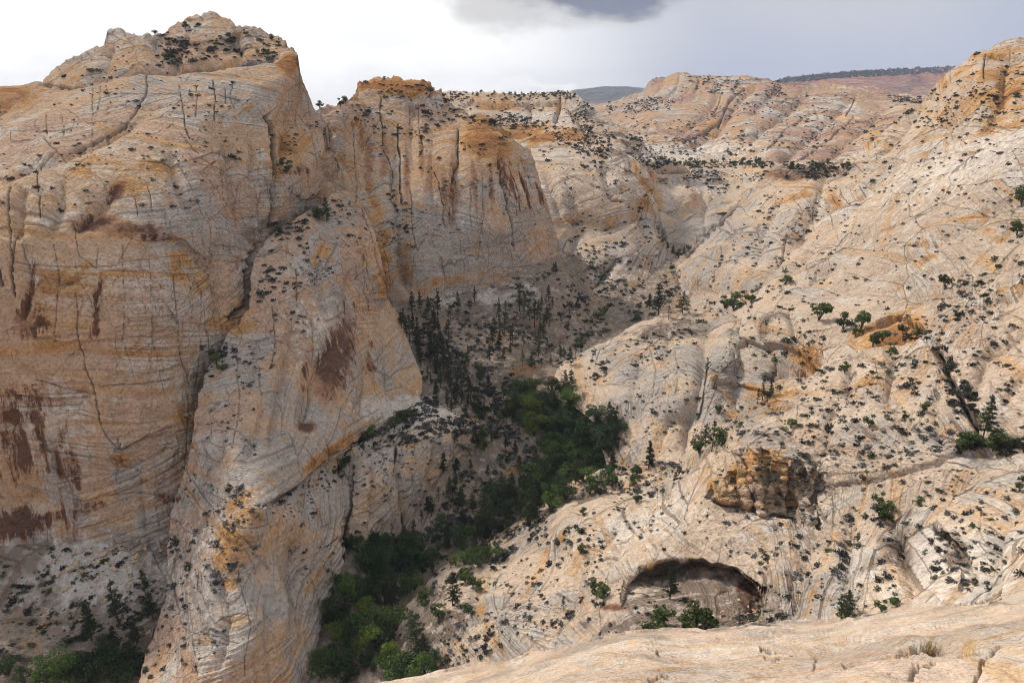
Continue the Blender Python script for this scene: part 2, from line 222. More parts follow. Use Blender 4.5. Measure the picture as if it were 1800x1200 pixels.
def layer(name, top, bottom, ctrl, mat, byx=True, step=1.5, lump=1, flute=0, strata=1, rough=1, wrap=('top',), scale=1, rubble=0, soil=0, carve=None, crag=0, crump=1.):
    top = np.array(top, float); bottom = np.array(bottom, float)
    ltop = np.hypot(*np.diff(top, axis=0).T).sum() if not byx else abs(top[-1, 0]-top[0, 0])
    nu = int(max(ltop, 60)/step)+1; s = np.linspace(0, 1, nu)
    A = resample(top, s, byx); B = resample(bottom, s, byx)
    nv = int(np.hypot(*(A-B).T).max()/step)+1; t = np.linspace(0, 1, nv)
    G = A[None]*(1-t[:, None, None])+B[None]*t[:, None, None]      # nv,nu,2
    px, py = G[..., 0], G[..., 1]
    c = np.array([(a, b) for a, b, _ in ctrl], float)
    Yc = np.array([d for _, _, d in ctrl], float)
    inv = tps(c, 1/Yc, G.reshape(-1, 2)).reshape(px.shape)
    inv = np.clip(inv, 1/(Yc.max()*1.6), 1/(Yc.min()*0.7)); Y = 1/inv
    if carve is not None: Y = Y+carve(px, py, Y)
    P = unproj(px, py, Y)
    jm = np.zeros(px.shape, np.float32); jd = np.zeros(px.shape, np.float32)
    wob = fbm(np.stack([px, py, 0*px], -1), 11, 3, .6, 5)*1.8 + fbm(np.stack([px, py, 0*px], -1), 60, 2, .6, 15)*5
    wob2 = fbm(np.stack([px, py, 0*px], -1), 12, 3, .6, 6)*2
    vis = vnoise(np.stack([px, py, 0*px], -1)/9, 77)*.35+.8
    qx = px+wob; qy = py+wob2
    x0, x1, y0, y1 = px.min(), px.max(), py.min(), py.max()
    isfg = name == 'foreground'
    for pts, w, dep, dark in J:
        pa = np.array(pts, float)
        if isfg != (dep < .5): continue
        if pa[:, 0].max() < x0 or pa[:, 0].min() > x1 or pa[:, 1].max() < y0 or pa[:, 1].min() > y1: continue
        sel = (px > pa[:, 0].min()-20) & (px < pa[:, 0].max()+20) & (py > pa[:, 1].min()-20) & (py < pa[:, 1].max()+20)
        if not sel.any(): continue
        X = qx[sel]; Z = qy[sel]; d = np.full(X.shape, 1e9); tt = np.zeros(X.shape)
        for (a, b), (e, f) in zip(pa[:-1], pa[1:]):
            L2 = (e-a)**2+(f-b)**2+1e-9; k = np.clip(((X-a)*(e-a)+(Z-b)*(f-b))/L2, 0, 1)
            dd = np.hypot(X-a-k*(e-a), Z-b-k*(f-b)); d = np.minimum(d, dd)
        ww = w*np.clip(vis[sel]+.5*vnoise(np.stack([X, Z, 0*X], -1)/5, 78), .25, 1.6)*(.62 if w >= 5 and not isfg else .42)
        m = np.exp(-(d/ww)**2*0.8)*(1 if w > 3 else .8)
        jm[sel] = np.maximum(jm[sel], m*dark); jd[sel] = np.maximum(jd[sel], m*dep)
    fd = np.zeros(px.shape, np.float32)
    def near(pa, pad):
        sel = (px > pa[:, 0].min()-pad) & (px < pa[:, 0].max()+pad) & (py > pa[:, 1].min()-pad) & (py < pa[:, 1].max()+pad)
        if isfg or not sel.any(): return None
        X = px[sel]+wob[sel]*1.1; Z = py[sel]+wob2[sel]*1.1; d = np.full(X.shape, 1e9); sg = np.zeros(X.shape); en = np.zeros(X.shape); n = len(pa)-1
        for q, ((a_, b_), (e_, f_)) in enumerate(zip(pa[:-1], pa[1:])):
            L2 = (e_-a_)**2+(f_-b_)**2+1e-9; k_ = np.clip(((X-a_)*(e_-a_)+(Z-b_)*(f_-b_))/L2, 0, 1); dd = np.hypot(X-a_-k_*(e_-a_), Z-b_-k_*(f_-b_)); m = dd < d
            d[m] = dd[m]; sg[m] = np.sign((e_-a_)*(Z-b_)-(f_-b_)*(X-a_))[m]; en[m] = ((q+k_)/n)[m]
        return sel, d, sg, en
    for pts, w, dep in FO:
        pa = np.array(pts, float); r_ = near(pa, w*3)
        if r_ is None: continue
        sel, d, sg, en = r_; fd[sel] += dep*np.exp(-(d/w)**1.3)*np.clip(np.minimum(en, 1-en)*5+.35, 0, 1)
    for pts, dep, fade in SCARP:
        pa = np.array(pts, float); r_ = near(pa, fade*3)
        if r_ is None or dep == 0: continue
        sel, d, sg, en = r_; fd[sel] += dep*np.where(sg > 0, sstep(0, 3, d)*np.exp(-d/fade), 0)*np.clip(np.minimum(en, 1-en)*8, 0, 1)
    # normals of smooth surface
    du = np.gradient(P, axis=1); dv = np.gradient(P, axis=0)
    N = np.cross(du, dv); N /= np.linalg.norm(N, axis=-1, keepdims=True)+1e-9
    flip = (N*P).sum(-1) > 0; N[flip] *= -1
    k = scale; Q = P.astype(np.float32)
    steep = 1-np.clip(N[..., 2], 0, 1)
    wv = np.stack([fbm(Q, 60*k, 2, .5, 40+i) for i in range(3)], -1)*14*k
    D = lump*(3.0*k*fbm(Q, 38*k, 3, .5, 1)+crump*0.9*k*fbm(Q+wv*.3, 11*k, 3, .5, 2))
    billow = np.abs(fbm(Q+wv, 26*k, 2, .5, 8)); D += (.4+.6*crump)*lump*k*2.2*(billow-.3)          # rounded humps with sharp creases
    bl2 = np.abs(fbm(Q+wv*.6, 9*k, 2, .5, 9)); D += crump*lump*k*0.8*(bl2-.3)
    if flute:
        fl = fbm_straight(Q+wv*.4, 9*k, 3, .55, 12, (1, 1, .09)); D += flute*k*1.5*fl*sstep(.35, .8, steep)
        fr = 1-np.abs(fbm_straight(Q+wv*.3, 16*k, 2, .5, 14, (1, 1, .06)))*3; D -= flute*k*1.6*np.clip(fr, 0, 1)**3*sstep(.4, .85, steep)
    # strata ledges, tilted set by set (each set a flat lens with a dip of its own)
    lens = (Q+wv*.35)*(np.array([1/48, 1/48, 1/15], np.float32)/k); dip = cellvec(lens)
    if isfg: dip = dip*0+fbm(Q, 90*k, 1, .5, 62)[..., None]*.5
    sc = Q[..., 2]+(dip[..., 0]*Q[..., 0]+dip[..., 1]*Q[..., 1])*.38+wv[..., 2]*.10+dip[..., 2]*9*k
    st = fbm_straight(np.stack([sc, Q[..., 0]*.03, Q[..., 1]*.03], -1), 3.6*k, 3, .6, 21, (1, 1, 1))
    st2 = fbm_straight(np.stack([sc, Q[..., 0]*.04, Q[..., 1]*.04], -1), 1.3*k, 2, .6, 22, (1, 1, 1))
    pm = sstep(-.25, .35, fbm(Q+wv, 30*k, 2, .5, 66)); D += strata*k*(0.95*st*(.35+.9*pm)+0.8*st2*pm)
    D += rough*k*(0.35*fbm(Q, 3.2*k, 3, .6, 31))
    if rubble: D += rubble*k*1.5*np.maximum(0, fbm(Q, 4.5*k, 3, .6, 33))
    D -= jd+fd
    shelter = np.clip(fd/(3*k), 0, 1)+jm+mshelter(bl2, billow)
    edge = np.minimum(1, (py-A[None, :, 1]+2)/10) if byx else 1
    P2 = P+N*(D*np.clip(edge, .5, 1))[..., None]
    if crag:
        fa = np.exp(-(py-A[None, :, 1])/22) if byx else np.exp(-np.arange(nv)[:, None]*np.ones((1, nu))/16)
        cg = fbm(Q, 7*k, 4, .6, 90); P2[..., 2] += crag*k*fa*(2.6*cg+1.6*np.abs(fbm(Q, 3.5*k, 2, .6, 91)))
    # masks
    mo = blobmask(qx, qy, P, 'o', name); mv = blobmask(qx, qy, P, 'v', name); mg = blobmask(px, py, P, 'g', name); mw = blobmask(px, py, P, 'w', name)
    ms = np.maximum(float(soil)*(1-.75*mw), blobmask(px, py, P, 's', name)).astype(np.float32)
    mc = np.stack([sc/k*1., fbm(Q, 55*k, 4, .55, 70)*1.6, fbm(Q+wv, 15*k, 4, .6, 71)*1.6], -1)
    V = [P2]; M1 = [np.stack([mo, mv, jm], -1)]; M2 = [np.concatenate([np.stack([mg, mw, ms], -1), mc], -1)]
    def back(E, m1, m2, ncols):
        hz = E.copy(); hz[..., 2] = 0; dist = np.linalg.norm(hz, axis=-1, keepdims=True); hz /= dist+1e-9
        out = []; r = .02*dist; L = .30*dist
        offs = [(r*math.sin(a), -r*(1-math.cos(a))) for a in np.linspace(.15, .95, 5)]
        lo = offs[-1]
        offs += [(lo[0]+L*f*.62, lo[1]-L*f*.78) for f in (.06, .15, .3, .6, 1)]
        for a, b in offs:
            q = E+hz*a; q[..., 2] += b[..., 0]; jit = fbm(q, 9*k, 3, .5, 3)*k*np.minimum(a/r, 1)[..., 0]; q[..., 2] += jit; out.append(q)
        return out
    rows = [P2[i] for i in range(nv)]; m1r = [M1[0][i] for i in range(nv)]; m2r = [M2[0][i] for i in range(nv)]
    if 'top' in wrap:
        bk = back(P2[0], None, None, nu)[::-1]; rows = bk+rows; m1r = [m1r[0]*[.3, .3, 0]]*len(bk)+m1r; m2r = [m2r[0]]*len(bk)+m2r
    if 'bottom' in wrap:
        bk = back(P2[-1], None, None, nu); rows = rows+bk; m1r = m1r+[m1r[-1]*0]*len(bk); m2r = m2r+[m2r[-1]]*len(bk)
    W = np.array(rows); m1 = np.array(m1r); m2 = np.array(m2r)
    for side in ('left', 'right'):
        if side in wrap:
            e = W[:, 0] if side == 'left' else W[:, -1]; bk = back(e, None, None, 0)
            cc = np.stack(bk[::-1] if side == 'left' else bk, 1)
            z1 = np.repeat((m1[:, :1] if side == 'left' else m1[:, -1:])*0, cc.shape[1], 1); z2 = np.repeat(m2[:, :1] if side == 'left' else m2[:, -1:], cc.shape[1], 1)
            if side == 'left': W = np.concatenate([cc, W], 1); m1 = np.concatenate([z1, m1], 1); m2 = np.concatenate([z2, m2], 1)
            else: W = np.concatenate([W, cc], 1); m1 = np.concatenate([m1, z1], 1); m2 = np.concatenate([m2, z2], 1)
    h, w = W.shape[:2]; idx = np.arange(h*w).reshape(h, w)
    q = np.stack([idx[:-1, :-1], idx[1:, :-1], idx[1:, 1:], idx[:-1, 1:]], -1).reshape(-1, 4)
    me = new_mesh(name, W.reshape(-1, 3), q, [mat])
    for nm, mm in (('mask_a', m1), ('mask_b', m2[..., :3]), ('mask_c', m2[..., 3:])):
        at = me.attributes.new(nm, 'FLOAT_VECTOR', 'POINT'); at.data.foreach_set('vector', np.ascontiguousarray(mm.reshape(-1, 3), np.float32).ravel())
    o = bpy.data.objects.new(name, me); COL.objects.link(o); o['kind'] = 'structure'
    du = np.gradient(P2, axis=1); dv = np.gradient(P2, axis=0); N2 = np.cross(du, dv); N2 /= np.linalg.norm(N2, axis=-1, keepdims=True)+1e-9
    N2[(N2*P2).sum(-1) > 0] *= -1
    ALLP.append(P2.reshape(-1, 3)); ALLN.append(N2.reshape(-1, 3)); ALLX.append(shelter.ravel()); ALLL.append(np.full(P2[..., 0].size, len(LAYERS))); LAYERS.append(name)
    print('layer', name, W.shape, flush=True)
    return o
# ---------------------------------------------------------------- materials
class NT:
    def __init__(s, name):
        s.m = bpy.data.materials.new(name); s.m.use_nodes = True; s.t = s.m.node_tree; s.t.nodes.clear()
    def n(s, typ, ins=None, **kw):
        nd = s.t.nodes.new(typ)
        for k, v in kw.items(): setattr(nd, k, v)
        for k, v in (ins or {}).items():
            i = nd.inputs[k]
            if isinstance(v, bpy.types.NodeSocket): s.t.links.new(v, i)
            else: i.default_value = v
        return nd
    def math(s, op, a, b=0., c=None, clamp=False):
        nd = s.t.nodes.new('ShaderNodeMath'); nd.operation = op; nd.use_clamp = clamp
        for i, v in enumerate((a, b) if c is None else (a, b, c)):
            if isinstance(v, bpy.types.NodeSocket): s.t.links.new(v, nd.inputs[i])
            else: nd.inputs[i].default_value = v
        return nd.outputs[0]
    def vm(s, op, a, b=None, scale=None):
        nd = s.t.nodes.new('ShaderNodeVectorMath'); nd.operation = op
        for i, v in enumerate((a, b)):
            if v is None: continue
            if isinstance(v, bpy.types.NodeSocket): s.t.links.new(v, nd.inputs[i])
            else: nd.inputs[i].default_value = v
        if scale is not None:
            if isinstance(scale, bpy.types.NodeSocket): s.t.links.new(scale, nd.inputs['Scale'])
            else: nd.inputs['Scale'].default_value = scale
        return nd.outputs['Value' if op == 'DOT_PRODUCT' else 'Vector']
    def noise(s, vec, scale, detail=4, rough=.55, col=False, dim='3D'):
        nd = s.n('ShaderNodeTexNoise', {'Scale': scale, 'Detail': detail, 'Roughness': rough}, noise_dimensions=dim)
        if dim == '1D': s.t.links.new(vec, nd.inputs['W'])
        else: s.t.links.new(vec, nd.inputs['Vector'])
        return nd.outputs['Color' if col else 'Fac']
    def ss(s, x, a, b, lo=0., hi=1.):
        nd = s.n('ShaderNodeMapRange', {'Value': x, 'From Min': a, 'From Max': b, 'To Min': lo, 'To Max': hi}, interpolation_type='SMOOTHSTEP')
        return nd.outputs[0]
    def mix(s, f, a, b, typ='MIX'):
        nd = s.t.nodes.new('ShaderNodeMix'); nd.data_type = 'RGBA'; nd.blend_type = typ
        for i, v in ((0, f), (6, a), (7, b)):
            if isinstance(v, bpy.types.NodeSocket): s.t.links.new(v, nd.inputs[i])
            else: nd.inputs[i].default_value = v if i == 0 else (*v, 1)
        return nd.outputs[2]
def rock(name, k=1., cols=None, joints=1., vert=1., fine=1., bump=1., ln=.6, bed=1.8):
    """sandstone: bedded, jointed, stained. k = size of the features relative to the canyon walls"""
    c = dict(buff=(.575, .45, .34), pink=(.54, .42, .325), grey=(.42, .375, .335), white=(.68, .60, .52), orange=(.56, .31, .12), rust=(.30, .12, .05), varnish=(.10, .048, .036), soil=(.21, .15, .11))  # soil tone darkened to paint the cave shade as well
    c.update(cols or {})
    s = NT(name); ge = s.n('ShaderNodeNewGeometry'); P = ge.outputs['Position']; Nn = ge.outputs['True Normal']
    P = s.vm('SCALE', P, scale=1/k)
    nz = s.n('ShaderNodeSeparateXYZ', {0: Nn}).outputs[2]
    steep = s.ss(nz, .75, .25)
    a, b, e = [s.n('ShaderNodeSeparateXYZ', {0: s.n('ShaderNodeAttribute', attribute_name=q).outputs['Vector']}).outputs for q in ('mask_a', 'mask_b', 'mask_c')]
    mo, mv, jn = a; mg, mw, ms = b; sc, n1, n2 = e
    n3 = s.noise(P, .95, 4, .68); n4 = s.noise(P, .26, 4, .65)
    sj = s.math('ADD', sc, s.math('MULTIPLY', n4, 1.2))
    bd = bed; bed = s.noise(sj, .6, 4, .7, dim='1D'); bedc = s.noise(sj, .15, 3, .6, dim='1D')
    lines = s.math('MULTIPLY', s.ss(bed, .385, .425, 1., 0.), s.ss(s.math('ADD', s.math('ADD', n2, s.math('MULTIPLY', n1, -.5)), s.math('MULTIPLY', n4, .8)), .2, .75))
    w2 = s.vm('SUBTRACT', s.noise(P, .12, 2, .5, True), (.5, .5, .5)); Pv = s.vm('ADD', P, s.vm('SCALE', w2, scale=3.))
    v1 = s.n('ShaderNodeTexVoronoi', {'Vector': s.vm('MULTIPLY', Pv, (1/9, 1/9, 1/7)), 'Scale': 1.}, feature='DISTANCE_TO_EDGE').outputs['Distance']
    v3 = s.n('ShaderNodeTexVoronoi', {'Vector': Pv, 'Scale': 1/14}, feature='DISTANCE_TO_EDGE', voronoi_dimensions='2D').outputs['Distance']
    brk = s.ss(s.math('ADD', n1, s.math('MULTIPLY', s.math('SUBTRACT', n4, .5), 2.6)), -.25, .2)
    brk3 = s.ss(s.math('ADD', n2, s.math('MULTIPLY', s.math('SUBTRACT', n4, .5), 2.6)), -.1, .4)
    j1 = s.math('MULTIPLY', s.ss(v1, .012, .030, 1., 0.), brk); j3 = s.math('MULTIPLY', s.math('MULTIPLY', s.ss(v3, .008, .028, 1., 0.), steep), s.math('MULTIPLY', brk3, vert))
    jt = s.math('MULTIPLY', s.math('MAXIMUM', j1, j3), joints); jt = s.math('MULTIPLY', jt, s.ss(ms, .2, .7, 1., .2))
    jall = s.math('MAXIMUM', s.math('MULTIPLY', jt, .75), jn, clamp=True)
    col = s.mix(s.ss(n1, -.35, .35), c['buff'], c['pink'])
    col = s.mix(s.ss(n2, -.05, .45), col, c['white'])
    col = s.mix(s.math('MULTIPLY', s.ss(bedc, .53, .66), .5), col, c['orange'])
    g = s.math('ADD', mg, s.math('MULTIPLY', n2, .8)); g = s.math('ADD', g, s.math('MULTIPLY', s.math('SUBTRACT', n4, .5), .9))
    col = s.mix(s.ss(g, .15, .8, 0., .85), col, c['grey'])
    w = s.math('ADD', mw, s.math('MULTIPLY', s.math('SUBTRACT', n4, .5), 1.4)); col = s.mix(s.ss(w, .25, .7), col, c['white'])
    strk = s.noise(s.vm('MULTIPLY', Pv, (.34, .34, .022)), 1., 5, .72)
    so = s.math('MULTIPLY', s.math('MULTIPLY', s.math('SUBTRACT', strk, .5), 3.), steep)
    o = s.math('ADD', mo, s.math('ADD', s.math('MULTIPLY', n2, .75), s.math('MULTIPLY', s.math('SUBTRACT', bedc, .5), 1.4)))
    o = s.math('ADD', s.math('ADD', o, s.math('MULTIPLY', so, .5)), s.math('MULTIPLY', s.math('SUBTRACT', n3, .5), .8))
    col = s.mix(s.ss(o, .38, 1.1, 0., .9), col, c['orange'])
    col = s.mix(s.math('MULTIPLY', s.ss(o, .95, 1.6), .7), col, c['rust'])
    autov = s.math('MULTIPLY', s.math('MULTIPLY', s.ss(strk, .60, .70), steep), .34*vert)
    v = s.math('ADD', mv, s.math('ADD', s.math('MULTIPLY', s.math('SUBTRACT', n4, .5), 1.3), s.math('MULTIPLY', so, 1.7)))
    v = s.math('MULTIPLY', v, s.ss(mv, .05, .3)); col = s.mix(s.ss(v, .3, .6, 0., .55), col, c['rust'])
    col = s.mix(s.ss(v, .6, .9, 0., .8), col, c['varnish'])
    col = s.mix(autov, col, c['rust'])
    soil_shade_c = s.mix(s.ss(n3, .4, .75, 0., .8), c['soil'], c['grey']); soil_shade_c = s.mix(s.ss(n4, .52, .66, 0., .55), soil_shade_c, c['white'])
    soil_shade_m = s.math('ADD', ms, s.math('MULTIPLY', n2, 1.1)); soil_shade_m = s.math('MULTIPLY', s.ss(soil_shade_m, .25, .8), s.ss(ms, .05, .3))
    col = s.mix(soil_shade_m, col, soil_shade_c)
    col = s.mix(s.math('MULTIPLY', s.ss(n3, .57, .72), .5*fine), col, (.16, .12, .1))
    hv = s.math('MULTIPLY', s.ss(n3, .25, .75, 1.2, .78), s.ss(n4, .3, .7, .88, 1.1)); hvc = s.n('ShaderNodeCombineColor', {0: hv, 1: hv, 2: hv}).outputs[0]; col = s.mix(1., col, hvc, 'MULTIPLY')
    col = s.mix(s.math('MULTIPLY', lines, ln), col, (.17, .10, .065))  # bedding lines, with ledge micro-shadows put into the colour
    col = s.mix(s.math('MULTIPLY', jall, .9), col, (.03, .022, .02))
    h = s.math('ADD', s.math('MULTIPLY', s.math('MULTIPLY', bed, bd), s.ss(s.math('ADD', n2, n1), -.5, .4, .35, 1.3)), s.math('ADD', s.math('MULTIPLY', n3, 1.0), s.math('MULTIPLY', n4, 1.8)))
    if vert: h = s.math('ADD', h, s.math('MULTIPLY', s.math('MULTIPLY', strk, steep), 1.8*vert))
    bp = s.n('ShaderNodeBump', {'Strength': 1., 'Distance': k*bump, 'Height': h})
    bs = s.n('ShaderNodeBsdfDiffuse', {'Color': col, 'Roughness': .4, 'Normal': bp.outputs[0]})
    s.n('ShaderNodeOutputMaterial', {0: bs.outputs[0]}); return s.m
M_ROCK = rock('sandstone', joints=.45, bed=2.2, ln=.65)
M_WALL = rock('cliff_sandstone', joints=.5, bed=1.5, ln=.5, vert=1.4, cols=dict(buff=(.56, .395, .265), pink=(.53, .375, .28), grey=(.43, .38, .335)))
M_TALUS = rock('talus_soil', joints=.3, vert=0, bump=1.5, cols=dict(buff=(.36, .28, .21), pink=(.33, .25, .19), white=(.60, .54, .48), grey=(.42, .37, .33), soil=(.31, .24, .18)))
M_FAR = rock('distant_sandstone', k=2.6, vert=.6, fine=.25, bed=1.6, cols=dict(buff=(.50, .34, .23), pink=(.44, .29, .22)))
M_HILL = rock('hill_scrub', k=20, vert=0, joints=0, fine=.2, ln=.1, cols=dict(buff=(.13, .14, .11), pink=(.11, .12, .1), white=(.2, .19, .17), orange=(.2, .16, .12), grey=(.13, .13, .12)))
M_MESA = rock('mesa_sandstone', k=7, vert=2.2, fine=.2, cols=dict(buff=(.44, .21, .15), pink=(.36, .18, .15), grey=(.3, .22, .21), white=(.42, .31, .27)))
M_NEAR = rock('foreground_sandstone', k=.06, joints=.25, vert=0, fine=.85, bump=1., ln=.3, bed=1.3, cols=dict(buff=(.60, .475, .365), pink=(.57, .44, .345), white=(.66, .57, .48), orange=(.56, .34, .16), grey=(.46, .38, .33)))
def plain(name, col, var=.3, rough=.8, sc=1., trans=0.):
    s = NT(name); P = s.n('ShaderNodeNewGeometry').outputs['Position']; oi = s.n('ShaderNodeObjectInfo').outputs['Random']
    n = s.noise(P, sc, 3, .6); lo = tuple(x*(1-var) for x in col); hi = tuple(min(1, x*(1+var)) for x in col)
    c = s.mix(s.ss(n, .3, .7), lo, hi); k = s.ss(oi, 0, 1, .65, 1.5); kk = s.n('ShaderNodeCombineColor', {0: k, 1: k, 2: k}).outputs[0]; c = s.mix(1., c, kk, 'MULTIPLY')
    bs = s.n('ShaderNodeBsdfPrincipled', {'Base Color': c, 'Roughness': rough, 'Specular IOR Level': .2})
    out = bs.outputs[0]
    if trans:
        tr = s.n('ShaderNodeBsdfTranslucent', {0: c}); out = s.n('ShaderNodeMixShader', {0: trans, 1: out, 2: tr.outputs[0]}).outputs[0]
    s.n('ShaderNodeOutputMaterial', {0: out}); return s.m
M_BARK = plain('bark', (.09, .06, .045), .35, .9, 4)
M_NEEDLE = plain('pine_needles', (.038, .052, .026), .4, .8, 2, .15)
M_PINYON = plain('pinyon_needles', (.07, .095, .032), .4, .8, 2, .2)
M_LEAF = [plain('leaves_dark_green', (.036, .06, .022), .5, .7, 1.2, .3), plain('leaves_mid_green', (.07, .11, .028), .5, .7, 1.2, .3), plain('leaves_yellow_green', (.13, .165, .03), .35, .7, 1.2, .35)]
M_SHRUB = [plain('shrub_grey_green', (.066, .07, .054), .4, .9, 2, .1), plain('shrub_blue_grey', (.09, .09, .095), .35, .9, 2, .1), plain('shrub_green', (.055, .075, .026), .4, .9, 2, .15), plain('shrub_dark', (.028, .028, .024), .4, .9, 2, .05)]
M_GRASS = plain('dry_grass', (.55, .42, .2), .3, .8, 8, .2)
M_WATER = NT('water'); _b = M_WATER.n('ShaderNodeBsdfPrincipled', {'Base Color': (.03, .026, .016, 1), 'Roughness': .12}); M_WATER.n('ShaderNodeOutputMaterial', {0: _b.outputs[0]}); M_WATER = M_WATER.m

# ---------------------------------------------------------------- terrain, far to near
g = 10400.; gp = [(-g, -g, -260), (g, -g, -260), (g, g, -260), (-g, g, -260)]
go = bpy.data.objects.new('ground', new_mesh('ground', gp, [(0, 1, 2, 3)], [M_FAR], False)); COL.objects.link(go); go['kind'] = 'structure'
T = ('top',); TL = ('top', 'left'); TR = ('top', 'right'); TLR = ('top', 'left', 'right')
layer('distant_hill', [(940, 172), (975, 168), (1010, 158), (1060, 153), (1100, 151), (1135, 155), (1200, 175), (1240, 185)], [(940, 200), (1240, 200)],
      [(940, 172, 9000), (1240, 180, 9000), (940, 200, 7000), (1240, 200, 7000), (1080, 151, 9200)], M_HILL, scale=12, lump=.5, strata=.2, wrap=TLR)
layer('far_mesa', [(1320, 158), (1350, 147), (1380, 138), (1500, 127), (1600, 122), (1680, 118), (1760, 115), (1960, 110)], [(1320, 205), (1960, 205)],
      [(1340, 150, 5600), (1600, 122, 5800), (1960, 110, 5600), (1400, 144, 5300), (1600, 134, 5150), (1960, 126, 5000), (1600, 138, 4950), (1600, 164, 4880), (1400, 158, 4900), (1960, 160, 4800), (1960, 132, 4900), (1500, 180, 3900), (1960, 205, 3300), (1320, 205, 3500)],
      M_MESA, scale=8, lump=.6, flute=1.6, strata=.6, step=1.2, crag=0.35, wrap=TLR)
layer('far_left_cliff', [(-160, 165), (-60, 150), (0, 152), (40, 150), (62, 143), (100, 150), (140, 170)], [(-160, 300), (140, 300)],
      [(-160, 165, 640), (0, 152, 640), (140, 160, 640), (0, 168, 600), (-160, 185, 600), (0, 210, 585), (140, 300, 560), (-160, 300, 560)], M_WALL, flute=1, scale=1.2, wrap=TLR)
layer('far_dome_ridge', [(990, 192), (1045, 183), (1075, 179), (1100, 169), (1128, 162), (1145, 139), (1170, 136), (1190, 127), (1215, 132), (1260, 135), (1300, 133), (1345, 138), (1370, 146), (1420, 150), (1450, 146), (1500, 155), (1535, 152), (1580, 164), (1620, 168), (1720, 160)], [(990, 340), (1720, 420)],
      [(990, 192, 2300), (1100, 169, 2300), (1190, 127, 2200), (1345, 138, 2100), (1500, 155, 1950), (1720, 160, 1800), (1060, 215, 1750), (1100, 240, 1450), (1200, 165, 2000), (1200, 200, 1750), (1300, 200, 1600), (1400, 175, 1750), (1400, 230, 1350), (1150, 290, 1080), (1350, 285, 1000), (1250, 245, 1380), (1550, 180, 1750), (1500, 230, 1250), (1600, 205, 1350), (1550, 260, 1000), (990, 340, 900), (1350, 340, 820), (1720, 420, 620), (1720, 250, 1100)],
      M_FAR, scale=3, lump=0.7, strata=0.6, step=1.3, crag=0.8, crump=0.4, rough=0.6, wrap=TLR)
layer('bench_valley', [(1070, 285), (1150, 281), (1200, 278), (1300, 282), (1360, 284), (1420, 280), (1500, 280)], [(1070, 540), (1500, 540)],
      [(1070, 285, 1010), (1250, 280, 1020), (1500, 280, 1000), (1250, 308, 860), (1120, 310, 860), (1400, 308, 850), (1200, 332, 800), (1330, 318, 815), (1210, 372, 786), (1280, 368, 790), (1210, 380, 752), (1280, 376, 760), (1250, 405, 742), (1180, 440, 690), (1330, 400, 690), (1200, 540, 620), (1500, 540, 600), (1070, 540, 640)],
      M_ROCK, scale=1.8, lump=1.2, step=1.3, wrap=T)
layer('back_mesa', [(745, 172), (765, 163), (790, 160), (850, 162), (900, 165), (960, 162), (1005, 160), (1014, 167), (1025, 175), (1050, 195), (1090, 225), (1130, 252), (1160, 272), (1185, 285), (1240, 312)], [(745, 430), (1060, 420), (1130, 360), (1240, 330)],
      [(745, 172, 1080), (790, 160, 1100), (1005, 160, 1010), (1025, 175, 980), (900, 172, 1010), (900, 182, 985), (780, 185, 960), (1000, 190, 950), (850, 230, 850), (950, 225, 890), (1040, 210, 930), (1050, 240, 850), (1130, 252, 880), (1100, 290, 750), (1185, 285, 860), (1240, 312, 880), (900, 300, 700), (1240, 330, 900), (1130, 360, 800), (1100, 400, 760), (950, 430, 660), (745, 430, 640)],
      M_ROCK, scale=1.7, lump=1, flute=.6, step=1.3, crag=0.8, wrap=TLR)
layer('middle_dome', [(860, 262), (890, 245), (930, 240), (990, 246), (1050, 252), (1100, 272), (1130, 298), (1146, 322), (1158, 370), (1166, 415), (1178, 440), (1196, 448), (1212, 458)], [(860, 580), (1000, 580), (1110, 560), (1212, 500)],
      [(860, 262, 720), (990, 246, 730), (1100, 272, 710), (1130, 298, 700), (1050, 300, 640), (980, 290, 640), (1060, 340, 605), (980, 340, 590), (1120, 330, 650), (1158, 370, 660), (1140, 400, 605), (1060, 400, 580), (1000, 420, 560), (1100, 440, 555), (1178, 450, 600), (1080, 520, 505), (1000, 500, 500), (1212, 458, 610), (1212, 500, 570), (860, 580, 440), (1130, 500, 530)],
      M_ROCK, byx=False, scale=1.3, lump=0.7, flute=.4, crag=0.4, wrap=TLR)
layer('second_cliff', [(530, 215), (560, 198), (590, 184), (612, 176), (625, 166), (629, 146), (638, 141), (660, 138), (680, 137), (700, 138), (730, 141), (757, 146), (762, 160), (775, 158), (782, 172), (810, 190), (860, 205), (900, 230), (932, 262), (948, 300), (962, 350), (980, 415), (1002, 470)], [(530, 640), (700, 640), (800, 600), (1002, 530)],
      [(530, 215, 480), (570, 194, 490), (630, 146, 560), (757, 146, 565), (700, 138, 585), (700, 142, 560), (700, 166, 550), (640, 168, 545), (600, 200, 480), (700, 230, 515), (800, 200, 550), (820, 225, 530), (850, 240, 510), (930, 265, 530), (600, 300, 455), (640, 250, 490), (700, 350, 455), (800, 350, 470), (900, 350, 490), (962, 350, 530), (650, 450, 425), (740, 525, 430), (860, 500, 455), (1002, 470, 520), (850, 400, 460), (1002, 530, 500), (700, 640, 410), (530, 640, 410), (560, 300, 435), (760, 300, 482), (680, 300, 478)],
      M_WALL, byx=False, flute=0.9, lump=0.55, strata=.7, crag=1.1, crump=0.7, wrap=TLR)
